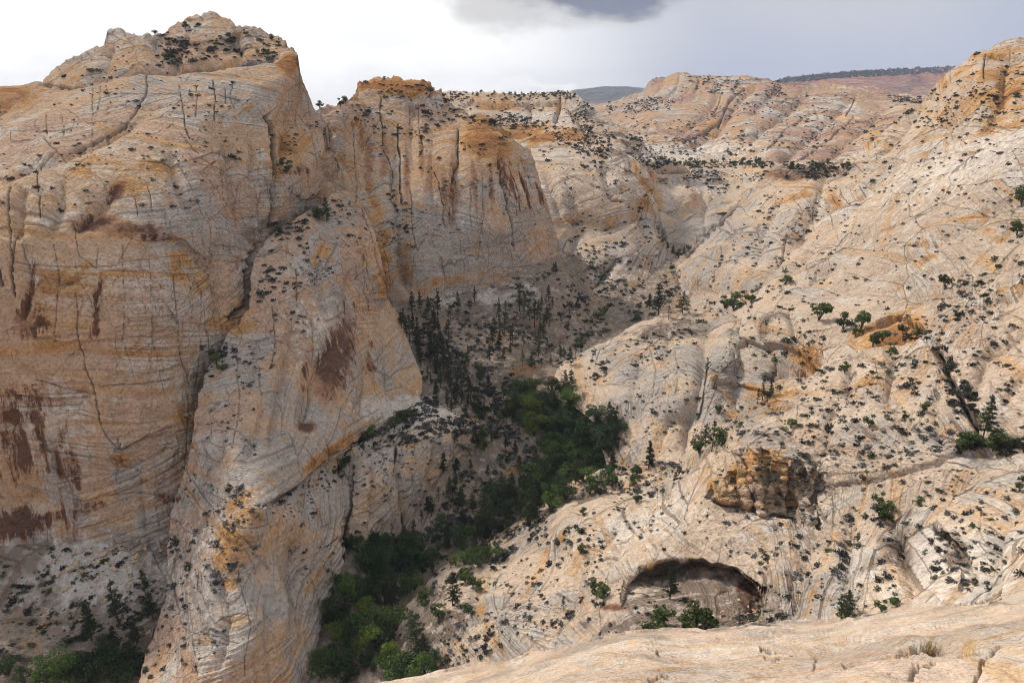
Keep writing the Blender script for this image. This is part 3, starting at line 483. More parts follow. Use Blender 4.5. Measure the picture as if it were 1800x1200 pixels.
layer('west_dome_wall', [(-160, 300), (-60, 245), (0, 205), (40, 180), (68, 158), (80, 140), (95, 121), (140, 96), (183, 76), (190, 55), (210, 48), (225, 55), (240, 63), (262, 62), (290, 58), (300, 46), (320, 38), (335, 30), (350, 29), (370, 22), (392, 30), (405, 34), (415, 47), (440, 48), (470, 58), (485, 63), (500, 72), (510, 86), (522, 92), (526, 110), (528, 132), (540, 160), (551, 187), (575, 215), (600, 300), (640, 400)], [(-160, 1030), (350, 1010), (430, 830), (520, 600), (640, 500)],
      [(-160, 300, 330), (0, 205, 390), (80, 140, 440), (192, 55, 455), (210, 48, 460), (370, 22, 470), (370, 60, 440), (250, 85, 430), (485, 63, 465), (523, 92, 440), (551, 187, 440), (600, 330, 425), (640, 400, 420), (90, 165, 400), (220, 125, 405), (370, 106, 420), (480, 98, 432), (370, 135, 385), (505, 135, 405), (100, 250, 320), (250, 250, 325), (400, 250, 350), (520, 250, 395), (0, 300, 290), (0, 400, 264), (200, 400, 275), (350, 400, 298), (450, 400, 335), (480, 300, 358), (520, 350, 375), (0, 600, 245), (200, 600, 252), (300, 600, 265), (400, 580, 290), (0, 800, 237), (150, 800, 240), (300, 800, 250), (0, 960, 233), (200, 950, 236), (330, 940, 242), (-160, 600, 240), (-160, 1030, 228), (430, 700, 300), (520, 560, 350), (640, 480, 400), (570, 270, 405), (350, 1010, 238)],
      M_WALL, flute=.8, lump=0.6, strata=0.7, crag=1, crump=0.7, wrap=TLR)
layer('canyon_floor', [(-160, 940), (300, 925), (400, 800), (560, 560), (700, 470), (760, 480), (900, 450), (1000, 440), (1100, 440), (1190, 425), (1260, 440)], [(-160, 1270), (1260, 1270)],
      [(740, 490, 448), (860, 480, 466), (1000, 450, 525), (1100, 480, 550), (1190, 430, 640), (740, 525, 431), (740, 600, 386), (740, 700, 340), (800, 800, 302), (850, 900, 277), (700, 1000, 240), (600, 1100, 209), (560, 1200, 188), (900, 650, 378), (910, 665, 385), (1000, 600, 420), (1000, 540, 455), (950, 600, 408), (1050, 530, 490), (1100, 500, 530), (1180, 520, 490), (1050, 700, 352), (1050, 800, 318), (950, 780, 325), (1000, 900, 282), (860, 520, 446), (860, 600, 398), (0, 962, 233), (150, 952, 235), (290, 945, 241), (100, 1050, 213), (100, 1150, 193), (250, 1100, 203), (-160, 1000, 224), (-160, 1270, 175), (100, 1270, 175), (400, 1000, 233), (640, 860, 275), (1250, 700, 350), (1250, 1270, 190), (560, 560, 395)],
      M_TALUS, soil=.85, rubble=1.8, lump=.5, strata=1.1, step=1.5, rough=1.6, wrap=('top',))
layer('fin_spur', [(222, 1270), (240, 1205), (262, 1130), (290, 1050), (297, 960), (303, 900), (325, 830), (335, 780), (352, 700), (360, 660), (385, 620), (398, 585), (425, 545), (438, 500), (446, 455), (470, 420), (500, 396), (540, 376), (565, 362), (582, 345), (600, 336)],
      [(530, 1270), (548, 1180), (572, 1085), (604, 990), (612, 900), (606, 815), (640, 772), (690, 748), (737, 722), (743, 660), (722, 610), (705, 570), (690, 540), (675, 480), (662, 430), (650, 380), (640, 352), (622, 338)],
      [(222, 1270, 160), (262, 1130, 190), (297, 960, 216), (325, 830, 237), (352, 700, 260), (398, 585, 288), (446, 455, 320), (500, 396, 348), (600, 336, 395), (622, 338, 398), (645, 370, 395), (690, 540, 375), (743, 660, 352), (737, 722, 328), (640, 772, 290), (606, 815, 274), (612, 900, 252), (604, 990, 231), (575, 1080, 211), (530, 1270, 180), (460, 890, 206), (400, 900, 208), (350, 1000, 194), (470, 1000, 200), (430, 1150, 173), (330, 1150, 176), (500, 1100, 188), (560, 900, 234), (540, 1000, 214), (450, 750, 243), (400, 800, 226), (550, 700, 276), (600, 600, 312), (640, 650, 318), (700, 700, 330), (500, 550, 298), (560, 450, 335), (620, 420, 365), (650, 500, 355), (550, 560, 306), (470, 870, 216), (600, 790, 268), (520, 830, 238)],
      M_WALL, byx=False, flute=.9, lump=0.65, strata=0.6, crag=0.4, crump=0.6, wrap=TLR)
layer('white_buttress', [(585, 830), (600, 800), (640, 770), (690, 742), (740, 712), (800, 722), (862, 748)], [(590, 1040), (650, 1012), (700, 972), (722, 950), (745, 905), (770, 872), (797, 842), (862, 790)],
      [(585, 830, 272), (600, 800, 276), (640, 770, 290), (690, 742, 306), (740, 712, 322), (800, 722, 326), (862, 748, 322), (862, 790, 322), (640, 795, 273), (700, 775, 284), (797, 758, 298), (797, 842, 297), (745, 775, 288), (745, 905, 276), (722, 950, 266), (700, 800, 276), (650, 830, 264), (650, 1012, 246), (700, 900, 266), (700, 972, 258), (620, 900, 254), (590, 1040, 234)],
      M_ROCK, byx=False, flute=0.9, lump=0.6, crump=0.6, rough=1.8, strata=1.2, wrap=TLR)
layer('east_slope', [(1080, 540), (1130, 500), (1180, 468), (1210, 440), (1240, 412), (1290, 362), (1330, 318), (1348, 300), (1375, 288), (1400, 283), (1440, 280), (1480, 284), (1505, 265), (1530, 246), (1560, 225), (1600, 192), (1622, 178), (1640, 152), (1670, 125), (1700, 105), (1714, 91), (1735, 89), (1760, 74), (1775, 68), (1800, 67), (1960, 50)], [(1080, 920), (1960, 920)],
      [(1080, 540, 600), (1130, 500, 570), (1180, 468, 575), (1240, 412, 595), (1290, 362, 620), (1348, 300, 650), (1400, 283, 660), (1480, 284, 640), (1530, 246, 625), (1600, 192, 630), (1640, 152, 610), (1715, 91, 590), (1760, 74, 580), (1800, 67, 570), (1960, 50, 530), (1350, 330, 612), (1420, 320, 580), (1300, 450, 505), (1240, 480, 505), (1340, 480, 445), (1200, 530, 485), (1150, 540, 490), (1450, 400, 500), (1550, 350, 485), (1500, 300, 570), (1650, 250, 490), (1750, 200, 470), (1700, 140, 540), (1800, 150, 505), (1800, 250, 395), (1650, 350, 400), (1800, 350, 335), (1500, 480, 385), (1400, 520, 370), (1600, 450, 345), (1750, 420, 330), (1600, 560, 305), (1500, 580, 298), (1960, 400, 310), (1960, 600, 210), (1800, 600, 220), (1700, 700, 200), (1800, 750, 180), (1300, 600, 348), (1200, 600, 390), (1200, 700, 338), (1100, 650, 385), (1250, 750, 312), (1100, 800, 320), (1360, 700, 284), (1360, 560, 340), (1400, 620, 300), (1080, 920, 300), (1400, 900, 200), (1800, 920, 150), (1960, 920, 140)],
      M_ROCK, scale=1.15, strata=0.45, step=1.5, flute=.3, crag=0.8, crump=0.25, lump=0.8, rough=0.6, wrap=TL)
layer('low_dome', [(970, 700), (973, 675), (979, 655), (990, 638), (1010, 626), (1050, 606), (1080, 592), (1130, 566), (1180, 548), (1230, 530), (1300, 505), (1370, 490)], [(970, 712), (1010, 715), (1050, 745), (1072, 830), (1095, 885), (1370, 910)],
      [(970, 700, 364), (985, 640, 388), (1020, 620, 398), (1080, 592, 410), (1130, 566, 425), (1180, 548, 440), (1230, 530, 450), (1370, 490, 470), (1020, 670, 358), (1080, 660, 347), (1080, 720, 318), (1078, 800, 301), (1150, 640, 347), (1150, 720, 305), (1120, 800, 285), (1200, 600, 366), (1230, 680, 312), (1230, 760, 288), (1300, 600, 340), (1300, 680, 318), (1360, 560, 375), (1360, 700, 312), (1200, 840, 248), (1370, 910, 225), (1095, 885, 276)],
      M_ROCK, scale=1, lump=1.0, flute=.5, crag=0.5, crump=0.9, strata=0.9, rough=1.2, wrap=TLR)
layer('east_ridge', [(1470, 625), (1500, 600), (1540, 580), (1600, 548), (1650, 508), (1700, 464), (1750, 432), (1800, 404), (1960, 330)], [(1470, 880), (1960, 880)],
      [(1470, 625, 275), (1540, 580, 285), (1600, 548, 285), (1700, 464, 292), (1800, 404, 285), (1960, 330, 260), (1700, 560, 232), (1800, 500, 232), (1650, 620, 217), (1600, 640, 224), (1750, 700, 178), (1800, 650, 188), (1960, 600, 162), (1800, 780, 158), (1640, 760, 176), (1480, 700, 220), (1470, 880, 175), (1800, 880, 145), (1960, 880, 132), (1590, 575, 262)],
      M_ROCK, scale=.9, lump=1, crag=0.5, crump=0.4, strata=0.7, rough=0.8, wrap=TL)
def alcove(px, py, Y):
    # the arched cave: a hollow under a curved lip, its floor running out into the slope
    rim = np.interp(px, [1092, 1105, 1130, 1165, 1215, 1260, 1300, 1325, 1338], [1062, 1020, 999, 986, 981, 988, 1003, 1026, 1062])+2*np.sin(px/9.)+1.5*np.sin(px/4.3); ins = (px > 1092) & (px < 1338)
    d = py-rim
    dep = 13*sstep(0, 4, d)*np.clip(1-d/120, 0, 1)**.75*sstep(1092, 1170, px)**np.clip(.5+d/60, .5, 1.5)*(1-sstep(1322, 1338, px))
    # orange undercut cliff of the knoll
    q_ = np.stack([px, py, 0*px], -1); nx = 7*fbm(q_, 22, 3, .6, 405)
    foot = np.interp(px, [1236, 1270, 1300, 1350, 1425], [868, 884, 893, 910, 918])-np.clip(px-1430, 0, 90)*.5+nx; topk = np.interp(px, [1236, 1300, 1350, 1425, 1520], [786, 780, 800, 822, 800])+.6*nx
    lft = np.interp(py, [690, 740, 790, 880], [1345, 1293, 1244, 1237])+.6*nx
    up = sstep(690, 1, py*0+1)*0+sstep(0, 1, np.clip((py-(topk-85))/85, 0, 1)); dn = np.clip((foot-py)/np.maximum(foot-topk, 20), 0, 1)
    kx = sstep(lft, lft+5, px)*(1-sstep(1370, 1530, px))
    k = -kx*np.where(py < topk, up, dn)*8; kc = kx*(py > topk-8)*(py < foot)
    k = k-kc*(2.5*fbm(q_, 40, 2, .5, 401)+3.2*np.clip(np.abs(fbm_straight(q_+8*fbm(q_, 50, 1, .5, 409)[..., None], 30, 2, .5, 402, (1, .3, 1)))*3, 0, 1)+1.7*fbm_straight(q_, 13, 3, .6, 407, (.22, 1, 1))-2.2)+kx*2*np.exp(-((py-foot)/4)**2)
    # ravine running down right of the knoll
    rv = np.interp(py, [600, 660, 720, 780], [1636, 1668, 1705, 1750]); r = 7*np.exp(-((px-rv)/9)**2)*(py < 800)
    # long scour groove at lower right
    sv = np.interp(py, [920, 960, 1000, 1040], [1655, 1685, 1702, 1695]); s_ = 2.5*sstep(-14, -2, px-sv)*(1-sstep(-2, 3, px-sv))*sstep(915, 940, py)*(1-sstep(1030, 1050, py))
    return np.where(ins, dep, 0)+k+r+s_
layer('alcove_slope', [(630, 1200), (660, 1140), (700, 1087), (730, 1050), (760, 1012), (800, 985), (840, 962), (870, 945), (900, 930), (940, 902), (965, 878), (1000, 853), (1060, 826), (1110, 815), (1180, 811), (1240, 790), (1270, 760), (1310, 716), (1350, 690), (1420, 650), (1480, 625), (1560, 605), (1618, 594), (1650, 622), (1690, 682), (1730, 742), (1765, 777), (1800, 790), (1960, 792)], [(630, 1290), (1960, 1290)],
      [(630, 1200, 187), (700, 1087, 214), (760, 1012, 237), (870, 945, 264), (965, 878, 276), (1060, 826, 286), (1180, 811, 272), (1240, 790, 248), (1310, 716, 230), (1420, 650, 234), (1560, 605, 246), (1618, 594, 254), (1690, 682, 216), (1765, 777, 172), (1960, 790, 142), (1500, 700, 206), (1400, 760, 196), (1300, 800, 197), (1250, 850, 188), (1280, 885, 183), (1400, 900, 172), (1420, 850, 180), (1550, 800, 172), (1650, 750, 182), (1600, 850, 158), (1700, 830, 155), (1800, 850, 140), (1150, 880, 217), (1060, 880, 238), (950, 960, 226), (850, 1000, 224), (800, 1080, 196), (900, 1080, 181), (1000, 1050, 176), (1000, 950, 207), (1100, 960, 190), (1100, 1080, 152), (1200, 930, 181), (1200, 970, 172), (1300, 950, 166), (1400, 1000, 141), (1500, 950, 143), (1600, 950, 133), (1700, 950, 123), (1800, 950, 109), (1500, 1080, 112), (1700, 1050, 99), (1800, 1040, 90), (700, 1200, 183), (900, 1200, 161), (1200, 1150, 126), (1500, 1200, 95), (1800, 1200, 70), (1960, 1040, 82)],
      M_ROCK, scale=.75, lump=0.9, strata=0.75, step=1.4, carve=alcove, crag=0.6, crump=0.4, rough=0.8, wrap=TL)
layer('foreground', [(620, 1225), (660, 1206), (700, 1199), (780, 1184), (830, 1169), (900, 1166), (930, 1153), (1000, 1141), (1060, 1121), (1100, 1113), (1180, 1108), (1240, 1110), (1270, 1107), (1330, 1101), (1430, 1092), (1500, 1090), (1560, 1071), (1640, 1062), (1690, 1066), (1740, 1066), (1760, 1052), (1800, 1042), (1960, 1010), (2500, 960)], [(620, 1700), (2500, 1700)],
      [(620, 1225, 19), (900, 1166, 18.5), (1100, 1113, 19), (1300, 1104, 20), (1500, 1090, 19), (1800, 1042, 17), (1960, 1010, 16), (2500, 960, 15), (2500, 1300, 4), (2500, 1700, 1.3), (1200, 1180, 9.5), (900, 1200, 12.5), (1600, 1130, 10.2), (1800, 1120, 9), (1800, 1200, 6.2), (1500, 1200, 6.8), (1000, 1300, 4.6), (1400, 1400, 2.9), (1900, 1400, 2.8), (1400, 1700, 1.3), (620, 1700, 1.3), (1960, 1700, 1.3), (620, 1400, 4), (1350, 1140, 13.2), (1450, 1155, 10.8)],
      M_NEAR, scale=.045, lump=1.6, strata=0.14, rough=0.8, step=1.6, crump=0.5, wrap=TLR)
# ---------------------------------------------------------------- what the camera meets at a pixel (for standing plants on the rock)
AP = np.concatenate(ALLP); AN = np.concatenate(ALLN); AL = np.concatenate(ALLL); AX = np.concatenate(ALLX)
_x, _y, _d = proj(AP)
_ok = (_x >= 0) & (_x < 1800) & (_y >= 0) & (_y < 1200) & (_d > 0)
_i = np.nonzero(_ok)[0]; _key = (_y[_i]/2).astype(int)*900+(_x[_i]/2).astype(int)
_o = np.lexsort((_d[_i], _key)); _k2 = _key[_o]; _first = np.r_[True, _k2[1:] != _k2[:-1]]
BUF = np.full(600*900, -1, int); BUF[_k2[_first]] = _i[_o][_first]; BUF = BUF.reshape(600, 900)
def pick(px, py):
    for r in (0, 1, 2, 3, 5):
        for dx, dy in ((0, 0), (0, r), (r, 0), (-r, 0), (0, -r)):
            i, j = int(py/2)+dy, int(px/2)+dx
            if 0 <= i < 600 and 0 <= j < 900 and BUF[i, j] >= 0: return BUF[i, j]
    return -1
def inpoly(x, y, poly):
    c = False; n = len(poly)
    for i in range(n):
        (a, b), (d, e) = poly[i], poly[i-1]
        if (b > y) != (e > y) and x < (d-a)*(y-b)/(e-b)+a: c = not c
    return c
def vn2(x, y, s, seed): return float(vnoise(np.array([[x/s, y/s, 3.3]]), seed)[0])

# ---------------------------------------------------------------- foliage meshes
def leaves(cent, size, rng, flat=.0, k=3):
    """one small face per centre; k=3 triangles, k=4 quads"""
    n = len(cent); a = rng.normal(size=(n, 3)); a /= np.linalg.norm(a, axis=1)[:, None]
    b = rng.normal(size=(n, 3)); b[:, 2] *= 1-flat; b -= (a*b).sum(1)[:, None]*a; b /= np.linalg.norm(b, axis=1)[:, None]+1e-6
    sz = (size*rng.uniform(.6, 1.4, n))[:, None]
    if k == 3: V = np.stack([cent+a*sz, cent-a*sz*.5+b*sz*.8, cent-a*sz*.5-b*sz*.8], 1)
    else: V = np.stack([cent+a*sz, cent+b*sz*.7, cent-a*sz, cent-b*sz*.7], 1)
    return V.reshape(-1, 3), np.arange(n*k).reshape(n, k)
def tube(pts, r0, r1, sides=6):
    pts = np.array(pts, float); n = len(pts); V = []; Fc = []
    for i, p in enumerate(pts):
        d = pts[min(i+1, n-1)]-pts[max(i-1, 0)]; d /= np.linalg.norm(d)+1e-9
        u = np.cross(d, [.3, .9, .1]); u /= np.linalg.norm(u)+1e-9; v = np.cross(d, u); r = r0+(r1-r0)*i/(n-1)
        for q in range(sides): t = 2*math.pi*q/sides; V.append(p+r*(math.cos(t)*u+math.sin(t)*v))
    for i in range(n-1):
        for q in range(sides): a = i*sides+q; b = i*sides+(q+1) % sides; Fc.append((a, b, b+sides, a+sides))
    return np.array(V), np.array(Fc)
def join(parts):
    V = []; Fc = []; o = 0
    for v, f in parts: V.append(v); Fc.append(f+o); o += len(v)
    return np.concatenate(V), np.concatenate(Fc)
def conifer(seed, sparse=0., width=.2):
    """unit height ponderosa: bare lower bole, ragged whorls of drooping needle clumps"""
    r = np.random.default_rng(seed); bend = r.normal(size=2)*.02
    tp = [(bend[0]*math.sin(z*3), bend[1]*math.sin(z*2.3), z) for z in np.linspace(-.03, .99, 9)]
    tr = [tube(tp, .019, .003, 7)]; C = []
    z = .16+.1*sparse+.05*r.random()
    while z < .97:
        prof = (1-z)**.75*(.75+.5*min(1, (z-.1)/.25)); n = r.integers(3, 6)
        for q in range(n):
            if r.random() < .18+.45*sparse: continue
            t = r.uniform(0, 2*math.pi); L = width*prof*r.uniform(.55, 1.35)+.015
            b0 = np.array([np.interp(z, [p[2] for p in tp], [p[0] for p in tp]), np.interp(z, [p[2] for p in tp], [p[1] for p in tp]), z])
            dz = r.uniform(-.25, .2); dv = np.array([math.cos(t), math.sin(t), dz]); e = b0+dv*L
            tr.append(tube([b0, b0+dv*L*.5+[0, 0, -.004], e+[0, 0, L*.12]], .0045, .0015, 4))
            m = int(16*(L/width)*3*(1-.45*sparse))+5
            f = r.uniform(.25, 1.05, m)[:, None]
            C.append(b0+dv*L*f+r.normal(size=(m, 3))*np.array([.018, .018, .012])+np.array([0, 0, .1])*L*f)
        z += r.uniform(.022, .042)
    C.append(np.array([tp[-1]])+r.normal(size=(14, 3))*[.007, .007, .022])
    C = np.concatenate(C); v, f = join(tr)
    return (v, f), leaves(C, .0145, r, k=4)
def lobed(seed, nl=9, w=.42, h0=.3, n=1500, leaf=.022, stems=3):
    """unit height broadleaf or pinyon: several stems, uneven lobes of leaves with gaps"""
    r = np.random.default_rng(seed); tr = []; C = []
    for q in range(nl):
        t = r.uniform(0, 2*math.pi); rad = w*math.sqrt(r.random())*.75; zc = r.uniform(h0, .82); rad *= 1-.5*max(0, zc-.5)/.4
        c = np.array([rad*math.cos(t), rad*math.sin(t), zc]); sr = np.array([1, 1, .75])*r.uniform(.13, .23)
        m = int(n/nl*r.uniform(.7, 1.3)); p = r.normal(size=(m, 3)); p /= np.linalg.norm(p, axis=1)[:, None]; p *= r.uniform(.35, 1.05, m)[:, None]**.5
        # ragged twigs
        p *= 1+.25*np.sin(p[:, :1]*9+q)*np.cos(p[:, 1:2]*8)
        C.append(c+p*sr)
        tr.append(tube([(0, 0, -.03), (c[0]*.25, c[1]*.25, zc*.35), (c[0]*.7, c[1]*.7, zc*.75), tuple(c)], .02, .004, 5))
    v, f = join(tr); return (v, f), leaves(np.concatenate(C), leaf, r, k=4)
def shrubm(seed, n=110, leaf=.14, low=False):
    r = np.random.default_rng(seed); C = []
    for q in range(5 if not low else 3):
        t = r.uniform(0, 6.28); c = np.array([.5*math.cos(t), .5*math.sin(t), .35])*r.uniform(.3, 1); m = n//(3 if low else 5)
        p = r.normal(size=(m, 3)); p /= np.linalg.norm(p, axis=1)[:, None]; p *= r.uniform(.4, 1, m)[:, None]**.6; p[:, 2] = np.abs(p[:, 2])*.9
        C.append(c*[1, 1, .4]+p*[.62, .62, .75]*r.uniform(.7, 1.1))
    return leaves(np.concatenate(C), leaf, r, k=4)
def mk(name, vf, mat): return new_mesh(name, vf[0], vf[1], [mat], False)
PINE = []; SPARSE = []; PINY = []; BROAD = []
for i in range(5): a, b = conifer(10+i, .1*(i % 3), .17+.025*i); PINE.append((mk('trunk', a, M_BARK), mk('crown', b, M_NEEDLE)))
for i in range(4): a, b = conifer(30+i, .75, .12+.02*i); SPARSE.append((mk('trunk', a, M_BARK), mk('crown', b, M_NEEDLE)))
for i in range(4): a, b = lobed(50+i, 8, .42, .28, 620, .045); PINY.append((mk('trunk', a, M_BARK), mk('crown', b, M_PINYON)))
for i in range(5):
    a, b = lobed(70+i, 14, .5, .25, 1900, .026); tm = mk('trunk', a, M_BARK)
    BROAD.append((tm, [mk('crown', b, m) for m in M_LEAF]))
SHR = [[mk('shrub', shrubm(90+i, 130, .13), m) for i in range(4)] for m in M_SHRUB]
SHL = [shrubm(120+i, 27, .34, True) for i in range(5)]; SHM = [shrubm(140+i, 60, .2) for i in range(4)]

ANCH = [(370,60,'the craggy dome summit'),(505,110,'the orange block on the dome shoulder'),(150,130,'the left flank of the dome cap'),(250,260,'the jointed dome face'),(60,300,'the dome slope at far left'),(480,300,'the deep crack in the dome'),(575,375,'the top of the pale spur'),(520,470,'the spur crest'),(450,580,'the orange band across the spur'),(385,640,'the gully between wall and spur'),(400,920,'the orange patched spur shelf'),(340,1090,'the foot of the pale spur'),(340,800,'the narrow edge of the spur'),(170,980,'the fallen slabs under the wall'),(60,1030,'the grey talus at far left'),(60,1110,'the undercut ledge at lower left'),(140,1170,'the leafy thicket at lower left'),(230,1070,'the talus beside the spur foot'),
 (700,150,'the orange cap of the second cliff'),(620,210,'the saddle beside the second cliff'),(760,200,'the brow of the second cliff'),(860,260,'the orange stained cliff corner'),(730,730,'the top of the white buttress'),(690,870,'the white buttress face'),(540,850,'the long ledge across the spur'),(760,620,'the dark pine slope'),(880,560,'the slope under the second cliff'),(1000,500,'the cliff toe at mid canyon'),(860,830,'the brushy gully bank'),(790,900,'the foot of the white buttress'),(870,710,'the creek bend'),(980,740,'the green grove'),(1000,850,'the lower end of the grove'),(640,1110,'the lower creek thicket'),(700,1000,'the creek bottom below the buttress'),(830,970,'the bushy bench above the creek'),
 (1080,260,'the back mesa talus'),(1010,210,'the shoulder of the back mesa'),(900,170,'the back mesa rim'),(1050,320,'the middle dome top'),(1100,460,'the toe of the middle dome'),(1160,540,'the canyon bend'),(1050,620,'the crest of the low dome'),(1180,680,'the low pale dome'),(1245,760,'the tree filled notch'),(1350,640,'the rust walled hollow'),(1400,300,'the brown bench top'),(1250,295,'the flat white bench'),(1200,180,'the far dome ridge'),(1450,200,'the pale far dome'),(1740,140,'the orange upper slope at right'),(1560,300,'the long pale slickrock slope'),(1680,370,'the upper right slickrock'),(1320,510,'the shoulder above the low dome'),(1480,560,'the small pines by the hollow'),(1570,580,'the orange hollow'),(1680,660,'the dark ravine'),(1730,760,'the ravine mouth'),(1700,470,'the bushy ridge at right'),(1780,560,'the swirled rock at right edge'),
 (1500,650,'the knoll crest'),(1420,720,'the left shoulder of the knoll'),(1550,770,'the middle of the knoll'),(1420,830,'the knoll face'),(1310,840,'the orange undercut cliff'),(1210,1050,'the arched cave'),(1310,970,'the smooth rock over the cave'),(1100,840,'the saddle left of the knoll'),(970,920,'the slickrock nose above the creek'),(960,1030,'the tilted slickrock ramp'),(1560,890,'the shrubby slickrock below the knoll'),(1480,980,'the pale slope right of the cave'),(1680,980,'the curved scour groove'),(1560,1050,'the slope just above the foreground rock'),(870,1110,'the lower slickrock ramp'),(760,1060,'the ramp edge over the creek'),(1760,900,'the smooth slope at far right'),(1370,1060,'the broken rock right of the cave')]
def where(px, py):
    d = [((px-a)**2+(py-b)**2, a, b, s) for a, b, s in ANCH]; d.sort(); _, a, b, s = d[0]; dx, dy = px-a, py-b; r = math.hypot(dx, dy)
    if r < 12: return 'right at '+s, s
    if r < 26: return ('just left of ' if dx < 0 else 'just right of ')+s if abs(dx) > abs(dy) else ('just above ' if dy < 0 else 'just below ')+s, s
    ang = math.degrees(math.atan2(-dy, dx)) % 360
    w = ['right of', 'up and right of', 'above', 'up and left of', 'left of', 'down and left of', 'below', 'down and right of'][int((ang+22.5)//45) % 8]
    return w+' '+s, s
CNT = {}
def obj(name, me, parent=None):
    o = bpy.data.objects.new(name, me); COL.objects.link(o); o.parent = parent; return o
TREES = []
def tree(px, py, hpx, kind, label=None, group=None):
    i = pick(px, py)
    while i >= 0 and LAYERS[AL[i]] == 'foreground': py -= 3; i = pick(px, py)
    if i < 0: return
    P = AP[i]; d = proj(P)[2]; h = hpx*d/F*1.02; rz = random.random()*6.28
    sub = random.randrange(99)
    if kind == 'P': tm, cm = random.choice(PINE); nm, cat, ds = 'ponderosa_pine', 'pine tree', 'dark green pine'
    elif kind == 'S': tm, cm = random.choice(SPARSE); nm, cat, ds = 'ponderosa_pine', 'pine tree', 'thin sparse dark pine'
    elif kind == 'J': tm, cm = random.choice(PINY); nm, cat, ds = 'pinyon_pine', 'pinyon tree', 'rounded green pinyon'
    else:
        tm, cs = random.choice(BROAD); cm = cs['CGY'.index(kind)]; nm, cat = 'cottonwood_tree', 'leafy tree'; ds = {'C': 'dark green leafy tree', 'G': 'bright green leafy tree', 'Y': 'yellow green leafy tree'}[kind]
    r = bpy.data.objects.new(nm, None); COL.objects.link(r); r.location = Vector(P)-Vector((0, 0, .02*h)); r.rotation_euler = (0, 0, rz); wd = random.uniform(.9, 1.15)*(1.0 if kind in 'PS' else 1.15); r.scale = (h*wd, h*wd, h)
    obj('trunk', tm, r); obj('crown', cm, r)
    r['category'] = cat; w, a = where(px, py)
    sz = 'tall' if hpx > 48 else 'short' if hpx < 27 else 'mid sized'
    r['label'] = label or f'{sz} {ds} {w}'; r['group'] = group or {'P': 'pines in the canyon', 'S': 'thin pines on the shaded slope', 'J': 'pinyons on the slickrock'}.get(kind, 'leafy trees along the creek')
    TREES.append((px, py, hpx))
tree(598, 822, 22, 'J'); tree(611, 815, 18, 'J'); tree(588, 832, 16, 'J')
for q_ in [(620,965,34,'P'),(640,975,30,'J'),(665,968,38,'P'),(690,955,36,'S'),(712,958,40,'P'),(728,940,34,'P'),(740,920,30,'S'),(752,900,34,'P'),(770,880,28,'S'),(790,862,30,'P'),(678,762,28,'J'),(712,742,30,'J'),(690,752,26,'J'),(640,790,26,'J'),(625,800,24,'J'),(815,790,22,'J'),(850,790,24,'J'),(880,850,26,'S'),(830,900,40,'P'),(815,925,36,'P'),(800,850,26,'S'),(905,800,30,'P'),(915,830,34,'P')]: tree(*q_)
for q_ in [(1172,438,16,'P'),(1182,446,18,'P'),(1192,450,16,'J'),(1200,446,14,'P'),(1165,425,14,'J'),(1210,440,12,'J')]: tree(*q_)  # dark trees added to darken the canyon slot
